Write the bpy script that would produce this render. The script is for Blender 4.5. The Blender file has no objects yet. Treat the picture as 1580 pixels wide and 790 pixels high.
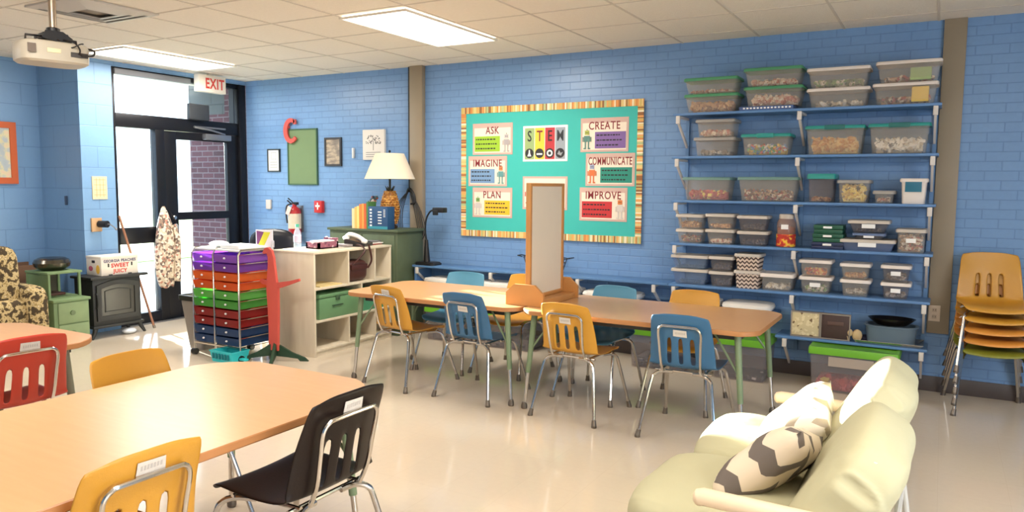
import bpy, bmesh, math, random
from mathutils import Vector, Matrix, noise
random.seed(7)
PI = math.pi
scene = bpy.context.scene
C = scene.collection

# ------------------------------------------------------------------ camera, world, sun, exposure
CAM_LOC = (7.268, -6.312, 1.495)
YAW, PITCH, ROLL = map(math.radians, (29.718, 5.329, 0.463))
cd = bpy.data.cameras.new('camera'); cam = bpy.data.objects.new('camera', cd); C.objects.link(cam)
cd.sensor_width = 36; cd.lens = 36*1161.1/1580; cd.clip_start = .05
_f = Vector((-math.sin(YAW)*math.cos(PITCH), math.cos(YAW)*math.cos(PITCH), -math.sin(PITCH)))
_r = Vector((math.cos(YAW), math.sin(YAW), 0)); _u = _r.cross(_f)
_r2 = _r*math.cos(ROLL)+_u*math.sin(ROLL); _u2 = _u*math.cos(ROLL)-_r*math.sin(ROLL)
cam.matrix_world = Matrix.Translation(CAM_LOC) @ Matrix((_r2, _u2, -_f)).transposed().to_4x4()
scene.camera = cam

w = bpy.data.worlds.new('world'); scene.world = w; w.use_nodes = True
w.node_tree.nodes['Background'].inputs[0].default_value = (.80, .90, 1, 1)
w.node_tree.nodes['Background'].inputs[1].default_value = 3.4

sd = bpy.data.lights.new('sun', 'SUN'); sd.energy = 60; sd.angle = math.radians(.6); sd.color = (1, .95, .84)
sun = bpy.data.objects.new('sun', sd); C.objects.link(sun); sun.location = (-6, 3, 5)
sun.rotation_euler = Vector((1, -.250, -.165)).to_track_quat('-Z', 'Y').to_euler()

PANEL_POWER = 38
def panel_light(x, y, z):
    l = bpy.data.lights.new('ceiling_panel_lamp', 'AREA'); l.shape = 'RECTANGLE'; l.size = .5; l.size_y = 1.1
    l.energy = PANEL_POWER; l.color = (1, .93, .83)
    o = bpy.data.objects.new('ceiling_panel_lamp', l); C.objects.link(o); o.location = (x, y, z)

# added fill lamp at the unseen right-hand wall, brightens surfaces that face it
wl = bpy.data.lights.new('added_fill_light', 'AREA'); wl.shape = 'RECTANGLE'; wl.size = 3.2; wl.size_y = 1.4
wl.energy = 62; wl.color = (.9, .95, 1)
wo = bpy.data.objects.new('added_fill_light', wl); C.objects.link(wo); wo.location = (10.12, -5.2, 1.6)
wo.rotation_euler = (math.radians(90), 0, math.radians(90))

scene.view_settings.view_transform = 'Standard'; scene.view_settings.look = 'None'
scene.view_settings.gamma = 1; scene.view_settings.use_curve_mapping = False
scene.view_settings.exposure = 0.36

# ------------------------------------------------------------------ materials
def lin(c, ds=.12):
    l = .3*c[0]+.59*c[1]+.11*c[2]; c = [v*(1-ds)+l*ds for v in c]
    return tuple(((v/255)/12.92 if v/255 <= .04045 else ((v/255+.055)/1.055)**2.4) for v in c)
_m = {}
def mat(name, col, rough=.5, metal=0, bump=0, bscale=60, var=0, vscale=8, spec=.5, emit=None, alpha=1, trans=0, coat=0, sss=0):
    if name in _m: return _m[name]
    m = bpy.data.materials.new(name); m.use_nodes = True; nt = m.node_tree; b = nt.nodes['Principled BSDF']
    c = lin(col)+(1,)
    b.inputs['Base Color'].default_value = c; b.inputs['Roughness'].default_value = rough
    b.inputs['Metallic'].default_value = metal; b.inputs['Specular IOR Level'].default_value = spec
    b.inputs['Coat Weight'].default_value = coat
    if trans: b.inputs['Transmission Weight'].default_value = trans
    if emit: b.inputs['Emission Color'].default_value = c; b.inputs['Emission Strength'].default_value = emit
    tc = nt.nodes.new('ShaderNodeTexCoord')
    nz = nt.nodes.new('ShaderNodeTexNoise'); nz.inputs['Scale'].default_value = vscale; nz.inputs['Detail'].default_value = 4
    nt.links.new(tc.outputs['Object'], nz.inputs['Vector'])
    if var or not (bump or emit):
        v = var or .04
        mx = nt.nodes.new('ShaderNodeMix'); mx.data_type = 'RGBA'
        mx.inputs[6].default_value = tuple(min(1, k*(1-v)) for k in c[:3])+(1,)
        mx.inputs[7].default_value = tuple(min(1, k*(1+v)) for k in c[:3])+(1,)
        nt.links.new(nz.outputs[0], mx.inputs[0]); nt.links.new(mx.outputs[2], b.inputs['Base Color'])
    if bump:
        nb = nt.nodes.new('ShaderNodeTexNoise'); nb.inputs['Scale'].default_value = bscale; nb.inputs['Detail'].default_value = 3
        nt.links.new(tc.outputs['Object'], nb.inputs['Vector'])
        bp = nt.nodes.new('ShaderNodeBump'); bp.inputs['Strength'].default_value = bump; bp.inputs['Distance'].default_value = .01
        nt.links.new(nb.outputs[0], bp.inputs['Height']); nt.links.new(bp.outputs[0], b.inputs['Normal'])
    if alpha < 1:
        out = nt.nodes['Material Output']; tr = nt.nodes.new('ShaderNodeBsdfTransparent'); ms = nt.nodes.new('ShaderNodeMixShader')
        tr.inputs[0].default_value = tuple(min(1, .55+.45*k/max(c[:3])) for k in c[:3])+(1,)
        ms.inputs[0].default_value = alpha
        nt.links.new(tr.outputs[0], ms.inputs[1]); nt.links.new(b.outputs[0], ms.inputs[2]); nt.links.new(ms.outputs[0], out.inputs[0])
    _m[name] = m
    return m

def ramp_mat(name, tex, stops, scale, rough=.7, vec='Object', stretch=None, bump=0, interp='CONSTANT', rot=None, out=0):
    """texture -> colour ramp -> principled"""
    if name in _m: return _m[name]
    m = bpy.data.materials.new(name); m.use_nodes = True; nt = m.node_tree; b = nt.nodes['Principled BSDF']
    b.inputs['Roughness'].default_value = rough
    tc = nt.nodes.new('ShaderNodeTexCoord'); mp = nt.nodes.new('ShaderNodeMapping')
    if stretch: mp.inputs['Scale'].default_value = stretch
    if rot: mp.inputs['Rotation'].default_value = rot
    nt.links.new(tc.outputs[vec], mp.inputs[0])
    if tex == 'noise':
        t = nt.nodes.new('ShaderNodeTexNoise'); t.inputs['Scale'].default_value = scale; t.inputs['Detail'].default_value = 3; o = t.outputs[0]
    elif tex == 'voronoi':
        t = nt.nodes.new('ShaderNodeTexVoronoi'); t.inputs['Scale'].default_value = scale
        s = nt.nodes.new('ShaderNodeSeparateColor'); nt.links.new(t.outputs['Color'], s.inputs[0]); o = s.outputs[0]
    nt.links.new(mp.outputs[0], t.inputs['Vector'])
    r = nt.nodes.new('ShaderNodeValToRGB'); r.color_ramp.interpolation = interp
    el = r.color_ramp.elements
    while len(el) < len(stops): el.new(.5)
    for e, (p, c) in zip(el, stops): e.position = p; e.color = lin(c)+(1,)
    nt.links.new(o, r.inputs[0]); nt.links.new(r.outputs[0], b.inputs['Base Color'])
    if bump:
        bp = nt.nodes.new('ShaderNodeBump'); bp.inputs['Strength'].default_value = bump; bp.inputs['Distance'].default_value = .01
        nt.links.new(o, bp.inputs['Height']); nt.links.new(bp.outputs[0], b.inputs['Normal'])
    _m[name] = m
    return m

def brick_mat(name, c1, c2, mortar, bw, bh, ms, rough=.45, bump=.5, axis='x', var=.06, offset=.5):
    if name in _m: return _m[name]
    m = bpy.data.materials.new(name); m.use_nodes = True; nt = m.node_tree; b = nt.nodes['Principled BSDF']
    b.inputs['Roughness'].default_value = rough
    tc = nt.nodes.new('ShaderNodeTexCoord'); sp = nt.nodes.new('ShaderNodeSeparateXYZ'); cb = nt.nodes.new('ShaderNodeCombineXYZ')
    g = nt.nodes.new('ShaderNodeNewGeometry')
    nt.links.new(g.outputs['Position'], sp.inputs[0])
    if axis == 'xy': # both faces
        ad = nt.nodes.new('ShaderNodeMath'); nt.links.new(sp.outputs[0], ad.inputs[0]); nt.links.new(sp.outputs[1], ad.inputs[1]); nt.links.new(ad.outputs[0], cb.inputs[0])
    else: nt.links.new(sp.outputs[0 if axis == 'x' else 1], cb.inputs[0])
    nt.links.new(sp.outputs[2 if axis != 'floor' else 0], cb.inputs[1])
    if axis == 'floor': nt.links.new(sp.outputs[1], cb.inputs[0])
    t = nt.nodes.new('ShaderNodeTexBrick'); t.offset = offset
    t.inputs['Scale'].default_value = 1; t.inputs['Brick Width'].default_value = bw; t.inputs['Row Height'].default_value = bh
    t.inputs['Mortar Size'].default_value = ms; t.inputs['Mortar Smooth'].default_value = .6
    t.inputs['Color1'].default_value = lin(c1)+(1,); t.inputs['Color2'].default_value = lin(c2)+(1,); t.inputs['Mortar'].default_value = lin(mortar)+(1,)
    nt.links.new(cb.outputs[0], t.inputs['Vector']); 
    nz = nt.nodes.new('ShaderNodeTexNoise'); nz.inputs['Scale'].default_value = 30; nz.inputs['Detail'].default_value = 4
    nt.links.new(g.outputs['Position'], nz.inputs['Vector'])
    hs = nt.nodes.new('ShaderNodeHueSaturation'); mr = nt.nodes.new('ShaderNodeMapRange')
    mr.inputs['To Min'].default_value = 1-var; mr.inputs['To Max'].default_value = 1+var
    nt.links.new(nz.outputs[0], mr.inputs[0]); nt.links.new(mr.outputs[0], hs.inputs['Value']); nt.links.new(t.outputs[0], hs.inputs['Color'])
    nt.links.new(hs.outputs[0], b.inputs['Base Color'])
    inv = nt.nodes.new('ShaderNodeMath'); inv.operation = 'MULTIPLY_ADD'; inv.inputs[1].default_value = -1; 
    nt.links.new(t.outputs['Fac'], inv.inputs[0])
    ns = nt.nodes.new('ShaderNodeMath'); ns.operation = 'MULTIPLY'; ns.inputs[1].default_value = .35
    nt.links.new(nz.outputs[0], ns.inputs[0]); nt.links.new(ns.outputs[0], inv.inputs[2])
    bp = nt.nodes.new('ShaderNodeBump'); bp.inputs['Strength'].default_value = bump; bp.inputs['Distance'].default_value = .006
    nt.links.new(inv.outputs[0], bp.inputs['Height']); nt.links.new(bp.outputs[0], b.inputs['Normal'])
    _m[name] = m
    return m

def chevron_mat(name, c1, c2, period, amp, wave, axes=('X', 'Z'), soft=False):
    """zigzag stripes across object coordinates"""
    if name in _m: return _m[name]
    m = bpy.data.materials.new(name); m.use_nodes = True; nt = m.node_tree; b = nt.nodes['Principled BSDF']
    b.inputs['Roughness'].default_value = .85
    tc = nt.nodes.new('ShaderNodeTexCoord'); sp = nt.nodes.new('ShaderNodeSeparateXYZ'); nt.links.new(tc.outputs['Object'], sp.inputs[0])
    def mth(op, a, bb=None):
        n = nt.nodes.new('ShaderNodeMath'); n.operation = op
        for i, v in enumerate((a, bb)):
            if v is None: continue
            if isinstance(v, (int, float)): n.inputs[i].default_value = v
            else: nt.links.new(v, n.inputs[i])
        return n.outputs[0]
    x = sp.outputs[axes[0]]; z = sp.outputs[axes[1]]
    zig = mth('MULTIPLY', mth('PINGPONG', mth('ADD', x, 10), wave/2), amp)
    v = mth('FRACT', mth('DIVIDE', mth('ADD', mth('ADD', z, zig), 20), period))
    f = mth('GREATER_THAN', v, .42)
    mx = nt.nodes.new('ShaderNodeMix'); mx.data_type = 'RGBA'; nt.links.new(f, mx.inputs[0])
    mx.inputs[6].default_value = lin(c1)+(1,); mx.inputs[7].default_value = lin(c2)+(1,)
    nt.links.new(mx.outputs[2], b.inputs['Base Color'])
    _m[name] = m
    return m

blue_brick = brick_mat('painted brick blue', (112, 154, 204), (109, 151, 201), (98, 138, 190), .203, .0677, .005, rough=.33, bump=.35, axis='x')
blue_block = brick_mat('painted block blue', (112, 156, 202), (111, 154, 200), (96, 138, 186), .41, .205, .005, rough=.42, bump=.35, axis='xy', var=.03)
red_brick = brick_mat('exterior red brick', (96, 50, 60), (78, 42, 52), (116, 98, 104), .203, .0677, .009, rough=.8, axis='xy')
grey_block = brick_mat('exterior grey block', (92, 94, 94), (86, 88, 90), (74, 76, 78), .41, .205, .008, rough=.9, axis='xy')
floor_m = brick_mat('vinyl tile floor', (214, 198, 176), (212, 196, 174), (207, 190, 168), .305, .305, .0015, rough=.10, bump=.03, axis='floor', var=.03, offset=0)
tile_m = mat('ceiling tile', (232, 222, 206), .95, bump=.5, bscale=160, var=.05, vscale=40, spec=.1)
tbar_m = mat('ceiling grid', (206, 194, 178), .8)
darkbase_m = mat('cove base', (78, 66, 62), .5)
taupe_m = mat('taupe column paint', (148, 132, 108), .5, var=.05, vscale=3)
black_al = mat('black door aluminium', (24, 25, 32), .35, metal=.4)
oak_m = ramp_mat('oak laminate', 'noise', [(0, (205, 151, 96)), (.5, (212, 158, 103)), (1, (218, 166, 112))], 3, rough=.28, stretch=(1.5, 14, 1), interp='LINEAR')
oak_edge = mat('oak edge band', (186, 122, 68), .4, var=.06)
chrome = mat('chrome tube', (205, 200, 194), .16, metal=1)
dullmetal = mat('worn steel foot', (120, 108, 96), .45, metal=.7)
legsage = mat('sage enamel leg', (116, 136, 100), .42, var=.08)
leggrey = mat('grey green enamel leg', (122, 122, 102), .42, var=.05)
yellow_p = mat('mustard plastic shell', (206, 142, 34), .36, var=.05, bump=.08, bscale=200)
blue_p = mat('blue plastic shell', (46, 100, 142), .36, var=.05, bump=.08, bscale=200)
lightblue_p = mat('pale blue plastic shell', (70, 136, 168), .36, var=.04)
black_p = mat('brown black plastic shell', (24, 11, 8), .36, var=.08, bump=.05, bscale=200, spec=.3)
red_p = mat('red plastic shell', (196, 50, 28), .36, var=.05)
olive_p = mat('olive green plastic shell', (132, 132, 30), .4)
orange_p = mat('orange plastic shell', (224, 142, 46), .38, var=.05)
paper = mat('paper', (232, 226, 214), .8)
paperwhite = mat('white paper', (240, 238, 234), .7)
shelf_blue = mat('blue shelf paint', (84, 130, 186), .45, var=.05)
white_m = mat('white enamel bracket', (214, 206, 198), .5, var=.05)
sage_wood = mat('sage painted wood', (112, 140, 92), .6, var=.14, vscale=6, bump=.15)
birch = ramp_mat('birch plywood', 'noise', [(0, (206, 190, 162)), (.5, (218, 204, 178)), (1, (226, 214, 190))], 3, rough=.5, stretch=(8, 8, 1), interp='LINEAR')
birch_in = birch
black_m = mat('black plastic', (22, 20, 22), .4)
iron_m = mat('cast iron black', (36, 37, 36), .55, var=.15, bump=.2)
futon = mat('sage futon cotton', (176, 170, 134), .85, bump=.25, bscale=14, var=.04)
paleoak = mat('pale wood arm', (222, 196, 162), .45, var=.05)
rope_m = mat('black cable', (30, 26, 26), .5)
lime_m = mat('lime green lid', (104, 180, 28), .4)
teal_m = mat('teal plastic', (30, 150, 142), .4)
green_lid = mat('green lid', (72, 150, 104), .45)
white_lid = mat('white lid', (226, 214, 204), .45)
clear_lid = mat('cloudy lid', (178, 172, 164), .4, alpha=.75)
clear_p = mat('clear plastic tub', (222, 216, 208), .2, alpha=.15)
clear_b = mat('bluish clear tub', (160, 180, 204), .25, alpha=.26)
smoke_p = mat('smoky clear tub', (150, 146, 146), .25, alpha=.2)

# ------------------------------------------------------------------ mesh builder
class MB:
    def __init__(s): s.bm = bmesh.new(); s.mi = 0
    def _new(s, fn):
        nf = len(s.bm.faces); nv = len(s.bm.verts)
        fn(); s.bm.verts.ensure_lookup_table(); s.bm.faces.ensure_lookup_table()
        for f in s.bm.faces[nf:]: f.material_index = s.mi
        return s.bm.verts[nv:]
    def box(s, x0, x1, y0, y1, z0, z1, bev=0, T=None, taper=0):
        nf = len(s.bm.faces)
        cx, cy = (x0+x1)/2, (y0+y1)/2
        vs = []
        for z, k in ((z0, 1-taper), (z1, 1)):
            for x, y in ((x0, y0), (x1, y0), (x1, y1), (x0, y1)):
                p = Vector((cx+(x-cx)*k, cy+(y-cy)*k, z))
                vs.append(s.bm.verts.new(T @ p if T else p))
        q = [(3, 2, 1, 0), (4, 5, 6, 7), (0, 1, 5, 4), (1, 2, 6, 5), (2, 3, 7, 6), (3, 0, 4, 7)]
        fs = [s.bm.faces.new([vs[i] for i in f]) for f in q]
        if bev:
            es = list({e for f in fs for e in f.edges})
            r = bmesh.ops.bevel(s.bm, geom=es, offset=bev, segments=2, profile=.5, affect='EDGES')
        s.bm.faces.ensure_lookup_table()
        for f in s.bm.faces[nf:] if not bev else s.bm.faces: 
            if not bev: f.material_index = s.mi
        if bev:
            for f in r['faces']: f.material_index = s.mi
            for f in fs:
                if f.is_valid: f.material_index = s.mi
        return s
    def rings(s, rings, cap=True, close=True):
        vr = [[s.bm.verts.new(p) for p in r] for r in rings]
        n = len(vr[0])
        for a, b in zip(vr, vr[1:]):
            for i in range(n if close else n-1):
                j = (i+1) % n
                f = s.bm.faces.new((a[i], a[j], b[j], b[i])); f.material_index = s.mi
        if cap and close:
            for r, rev in ((vr[0], True), (vr[-1], False)):
                try: f = s.bm.faces.new(r[::-1] if rev else r); f.material_index = s.mi
                except ValueError: pass
        return s
    def tube(s, pts, r, seg=10, sm=0, rr=None):
        pts = [Vector(p) for p in pts]
        if sm:
            P = [pts[0]]+pts+[pts[-1]]; out = []
            for i in range(1, len(P)-2):
                for k in range(sm):
                    t = k/sm; a, b, c, d = P[i-1:i+3]
                    out.append(.5*((2*b)+(c-a)*t+(2*a-5*b+4*c-d)*t*t+(3*b-a-3*c+d)*t*t*t))
            out.append(pts[-1]); pts = out
        n = len(pts); rings = []
        t0 = (pts[1]-pts[0]).normalized(); up = Vector((0, 0, 1)) if abs(t0.z) < .9 else Vector((1, 0, 0))
        nrm = (up-t0*up.dot(t0)).normalized()
        for i, p in enumerate(pts):
            t = (pts[min(i+1, n-1)]-pts[max(i-1, 0)])
            t = t.normalized() if t.length > 1e-9 else t0
            nrm = (nrm-t*nrm.dot(t)).normalized(); bi = t.cross(nrm)
            q = r if rr is None else rr[0]+(rr[1]-rr[0])*i/(n-1)
            rings.append([p+(nrm*math.cos(a)+bi*math.sin(a))*q for a in [2*PI*k/seg for k in range(seg)]])
        return s.rings(rings)
    def lathe(s, prof, c=(0, 0, 0), seg=24, sx=1, sy=1):
        return s.rings([[Vector((c[0]+r*sx*math.cos(a), c[1]+r*sy*math.sin(a), c[2]+z)) for a in [2*PI*k/seg for k in range(seg)]] for r, z in prof])
    def prism(s, out, a, b, axis='z', T=None):
        def P(u, v, t):
            p = Vector({'z': (u, v, t), 'y': (u, t, v), 'x': (t, u, v)}[axis])
            return T @ p if T else p
        return s.rings([[P(u, v, t) for u, v in out] for t in (a, b)])
    def ell(s, c, rx, ry, rz, n=10, seg=16, T=None, e=1):
        rg = []
        for i in range(n+1):
            ph = -PI/2+PI*i/n; cz = math.sin(ph); cr = max(math.cos(ph), 1e-3)
            cz = math.copysign(abs(cz)**e, cz); cr = cr**e
            ring = []
            for k in range(seg):
                a = 2*PI*k/seg; x, y = math.cos(a), math.sin(a)
                x = math.copysign(abs(x)**e, x); y = math.copysign(abs(y)**e, y)
                p = Vector((rx*cr*x, ry*cr*y, rz*cz))
                ring.append(Vector(c)+(T @ p if T else p))
            rg.append(ring)
        return s.rings(rg)
    def build(s, name, mats, parent=None, world=True, ang=35, smooth=True, kind=None, keep=False):
        me = bpy.data.meshes.new(name); bmesh.ops.recalc_face_normals(s.bm, faces=s.bm.faces)
        o = bpy.data.objects.new(name, me); C.objects.link(o)
        if parent is not None:
            if world:
                root = parent
                while root.parent: root = root.parent
                M = root.matrix_basis.inverted()
                bmesh.ops.transform(s.bm, matrix=M, verts=s.bm.verts)
            o.parent = parent
        elif not keep:
            xs = [v.co for v in s.bm.verts]
            c = Vector(((min(v.x for v in xs)+max(v.x for v in xs))/2, (min(v.y for v in xs)+max(v.y for v in xs))/2, min(v.z for v in xs)))
            bmesh.ops.translate(s.bm, vec=-c, verts=s.bm.verts); o.location = c
        s.bm.to_mesh(me); s.bm.free()
        for m in (mats if isinstance(mats, (list, tuple)) else [mats]): me.materials.append(m)
        if smooth:
            for p in me.polygons: p.use_smooth = True
            me.set_sharp_from_angle(angle=math.radians(ang))
        if kind: o['kind'] = kind
        return o

def tag(o, label, cat, group=None):
    o['label'] = label; o['category'] = cat
    if group: o['group'] = group
    return o
def thing(name, label, cat, loc=(0, 0, 0), rz=0, group=None):
    o = bpy.data.objects.new(name, None); C.objects.link(o); o.empty_display_size = .1
    o.location = loc; o.rotation_euler = (0, 0, rz)
    o.matrix_basis = Matrix.Translation(loc) @ Matrix.Rotation(rz, 4, 'Z')
    return tag(o, label, cat, group)
def dup(root, loc, rz=0, label=None, group=None, swap=None, scale=None):
    r = root.copy(); C.objects.link(r); r.location = loc; r.rotation_euler = (0, 0, rz)
    if scale: r.scale = (scale,)*3
    if label: r['label'] = label
    if group: r['group'] = group
    def kids(a, b):
        for ch in list(a.children):
            c = ch.copy(); C.objects.link(c); c.parent = b
            if swap and ch.type == 'MESH' and any(m in swap for m in ch.data.materials):
                c.data = ch.data.copy()
                for i, m in enumerate(c.data.materials):
                    if m in swap: c.data.materials[i] = swap[m]
            kids(ch, c)
    kids(root, r)
    return r
def struct(name, mb, m, parent=None, **k):
    o = mb.build(name, m, parent, **k)
    if parent is None: o['kind'] = 'structure'
    return o
def bx(name, m, dims, parent=None, bev=0, **k):
    return MB().box(*dims, bev=bev).build(name, m, parent, **k)
def text(s, size, origin, m, name='lettering', parent=None, facing='-y', off=.0, align='CENTER', ext=.0008, xs=1):
    cu = bpy.data.curves.new(name, 'FONT'); cu.body = s; cu.size = size; cu.extrude = ext; cu.space_character = 1.12; cu.offset = off
    cu.align_x = align; cu.align_y = 'CENTER'; cu.resolution_u = 3
    t = bpy.data.objects.new(name, cu); C.objects.link(t)
    bpy.context.view_layer.update()
    me = bpy.data.meshes.new_from_object(t.evaluated_get(bpy.context.evaluated_depsgraph_get()))
    bpy.data.objects.remove(t)
    R = Matrix.Rotation(PI/2, 4, 'X')
    if facing == '+x': R = Matrix.Rotation(PI/2, 4, 'Z') @ R
    elif isinstance(facing, Matrix): R = facing
    T = Matrix.Translation(origin) @ R @ Matrix.Diagonal((xs, 1, 1, 1))
    if parent is not None:
        root = parent
        while root.parent: root = root.parent
        T = root.matrix_basis.inverted() @ T
    me.transform(T); me.materials.clear(); me.materials.append(m)
    o = bpy.data.objects.new(name, me); C.objects.link(o)
    if parent is not None: o.parent = parent
    return o

# ------------------------------------------------------------------ room shell
H = 2.70
XR, YB = 10.2, -9.6
struct('floor', MB().box(-.9, XR, YB, .0, -.1, 0), floor_m)
struct('wall_back', MB().box(-.0, XR, 0, .2, 0, H), blue_brick)               # the long shelf wall
mb = MB().box(-.72, 0, -2.01, -1.67, 0, H)
struct('wall_left_pilaster', mb, blue_block)
struct('wall_left', MB().box(-.92, -.7, YB, -2.01, 0, H), blue_block)
struct('wall_left_header', MB().box(-.2, 0, -1.67, 0, 2.655, H), blue_block)
struct('wall_right', MB().box(XR, XR+.2, YB, 0, 0, H), blue_brick)
struct('wall_front', MB().box(-.9, XR, YB-.2, YB, 0, H), blue_block)
struct('ceiling', MB().box(-.92, XR+.2, YB-.2, .2, H, H+.1), tile_m)
g = MB()
x = 4.049-8*.625
while x < XR:
    if x > -.65: g.box(x-.008, x+.008, YB, 0, H-.004, H)
    x += .625
y = -.29
while y > YB:
    g.box(-.7, XR, y-.008, y+.008, H-.003, H); y -= .625
struct('trim_1', g, tbar_m)
struct('baseboard_back', MB().box(0, XR, -.012, 0, 0, .115, bev=.003), darkbase_m)
struct('baseboard_left', MB().box(-.7, -.688, YB, -2.01, 0, .11), darkbase_m)
# taupe metal chases on the shelf wall
struct('trim_2', MB().box(2.475, 2.635, -.06, 0, .0, H, bev=.004), taupe_m)
struct('trim_3', MB().box(7.21, 7.352, -.03, 0, .44, H, bev=.004), taupe_m)

# door unit ------------------------------------------------------------------
def frame_mb(y0, y1, z0, z1, x0, x1, wy0, wy1, wz0, wz1):
    m = MB(); m.box(x0, x1, y0, y0+wy0, z0, z1); m.box(x0, x1, y1-wy1, y1, z0, z1)
    m.box(x0, x1, y0+wy0, y1-wy1, z0, z0+wz0); m.box(x0, x1, y0+wy0, y1-wy1, z1-wz1, z1)
    return m
glass = mat('door glass', (48, 52, 54), .03, alpha=.08, spec=.5)
m = MB(); m.box(-.12, -.02, -1.67, -1.63, 0, 2.655, .004).box(-.12, -.001, -.10, -.001, 0, 2.655, .004).box(-.12, -.02, -1.63, -.10, 2.60, 2.655, .004)
m.box(-.12, -.02, -1.63, -.10, 2.06, 2.20, .004).box(-.12, -.02, -1.19, -1.085, 0, 2.06, .004)
m.box(-.12, -.02, -1.63, -1.19, .86, 1.03, .004).box(-.12, -.02, -1.63, -1.19, 0, .12, .004)
m.box(-.10, -.02, -.165, -.155, 2.2, 2.6)
struct('window_1', m, black_al)
wn = bpy.data.objects['window_1']
bx('pane', glass, (-.075, -.069, -1.63, -.10, 2.2, 2.6), wn)
bx('pane', glass, (-.075, -.069, -1.63, -1.19, 1.03, 2.06), wn)
bx('pane', glass, (-.075, -.069, -1.63, -1.19, .12, .86), wn)
struct('window_blind_rail_1'.replace('window_blind_rail_1', 'trim_4'), MB().box(-.06, -.0, -1.63, -.75, 2.585, 2.64, bev=.004), mat('grey blind headrail', (110, 112, 118), .6))
m = MB(); m.box(-.09, -.035, -1.08, -.93, .01, 2.055, .004).box(-.09, -.035, -.26, -.105, .01, 2.055, .004)
m.box(-.09, -.035, -.93, -.26, 1.97, 2.055).box(-.09, -.035, -.93, -.26, 1.09, 1.175).box(-.09, -.035, -.93, -.26, .01, .26)
struct('door_1', m, black_al)
dr = bpy.data.objects['door_1']
bx('pane', glass, (-.065, -.059, -.93, -.26, 1.175, 1.97), dr); bx('pane', glass, (-.065, -.059, -.93, -.26, .26, 1.09), dr)
h = MB(); h.lathe([(0, 0), (.022, 0), (.026, .01), (.026, .03), (.018, .04), (0, .04)], seg=16)
bmesh.ops.transform(h.bm, matrix=Matrix.Translation((-.035, -1.0, 1.12)) @ Matrix.Rotation(PI/2, 4, 'Y'), verts=h.bm.verts)
h.build('door_lock', chrome, dr)
alu = mat('brushed aluminium', (140, 142, 148), .4, metal=.8)
h = MB(); h.box(-.035, .035, -.60, -.25, 1.985, 2.05, .006); h.build('door_closer', alu, dr)
h = MB(); h.tube([(.02, -.33, 2.055), (.06, -.55, 2.09), (.0, -.72, 2.115)], .011, 8); h.tube([(-.01, -.72, 2.12), (-.01, -.3, 2.12)], .012, 8); h.build('closer_arm', alu, dr)
h = MB(); h.tube([(-.035, -1.005, 1.03), (.035, -1.005, 1.03), (.035, -1.005, .80), (-.035, -1.005, .80)], .011, 8, sm=4); h.build('door_handle', alu, dr)
struct('threshold_1'.replace('threshold_1', 'trim_5'), MB().box(-.2, .02, -1.67, 0, 0, .012), alu)
o = tag(MB().box(-.015, .045, -.81, -.55, 2.195, 2.37, .012).build('alarm_box', mat('dark grey alarm box', (52, 56, 62), .5)), 'dark grey sensor box mounted at the middle of the door transom bar', 'sensor')

struct('window_added', frame_mb(-6.9, -3.5, .82, 2.38, 10.13, XR, .08, .08, .08, .08).box(10.13, XR, -5.23, -5.17, .9, 2.3), black_al)  # unseen window, added to go with the fill lamp
bx('pane', mat('added glowing pane', (235, 242, 250), .1, emit=2.5), (10.17, 10.19, -6.82, -3.58, .9, 2.3), bpy.data.objects['window_added'])  # pane made to glow, extra brightness for the room
# outside --------------------------------------------------------------------
struct('ground', MB().box(-30, -.9, -30, 30, -.14, -.02).box(-.9, -.2, -2, 30, -.14, -.02), mat('pale concrete paving', (190, 188, 180), .9, var=.06))
tag(MB().box(-25, -6, -20, 20, -.02, .0).build('lawn', ramp_mat('lawn green', 'noise', [(0, (110, 136, 62)), (1, (168, 186, 96))], 9, interp='LINEAR', rough=.9), kind='stuff'), 'pale green lawn beyond the paving outside the door', 'grass')
struct('exterior_wall', MB().box(-1.06, -.2, .02, .22, -.02, 2.34).box(-.40, -.2, .02, .22, 2.34, 3.2), red_brick)
struct('exterior_lintel', MB().box(-1.06, -.40, .02, .22, 2.34, 3.2), grey_block)

# ceiling light fixtures --------------------------------------------------------
diff = mat('lit diffuser', (255, 248, 236), .5, emit=3.2)
fr = mat('light trim', (222, 214, 200), .6)
lab = {(3.735, -1.52): 'bright rectangular ceiling light panel nearer the shelf wall, in front of the brown column',
       (.665, -1.555): 'bright rectangular ceiling light panel above the glass door by the exit sign'}
for (lx, ly) in [(3.735, -1.52), (.665, -1.555), (6.9, -4.9), (3.735, -4.9), (.3, -5.2), (9.3, -4.9), (3.735, -8)]:
    t = thing('ceiling_light', lab.get((lx, ly), 'rectangular ceiling light panel behind the viewer'), 'ceiling light', (lx, ly, H-.03), group='ceiling light panels')
    m = frame_mb(ly-.61, ly+.61, lx-.3, lx+.3, 0, 1, .016, .016, .016, .016)
    for v in m.bm.verts: v.co = Vector((v.co.z, v.co.y, H-.012-.001+(v.co.x-1)*.014))
    m.build('frame', fr, t)
    MB().box(lx-.286, lx+.286, ly-.596, ly+.596, H-.018, H-.008).build('diffuser', diff, t)
    panel_light(lx, ly, H-.022)

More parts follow.
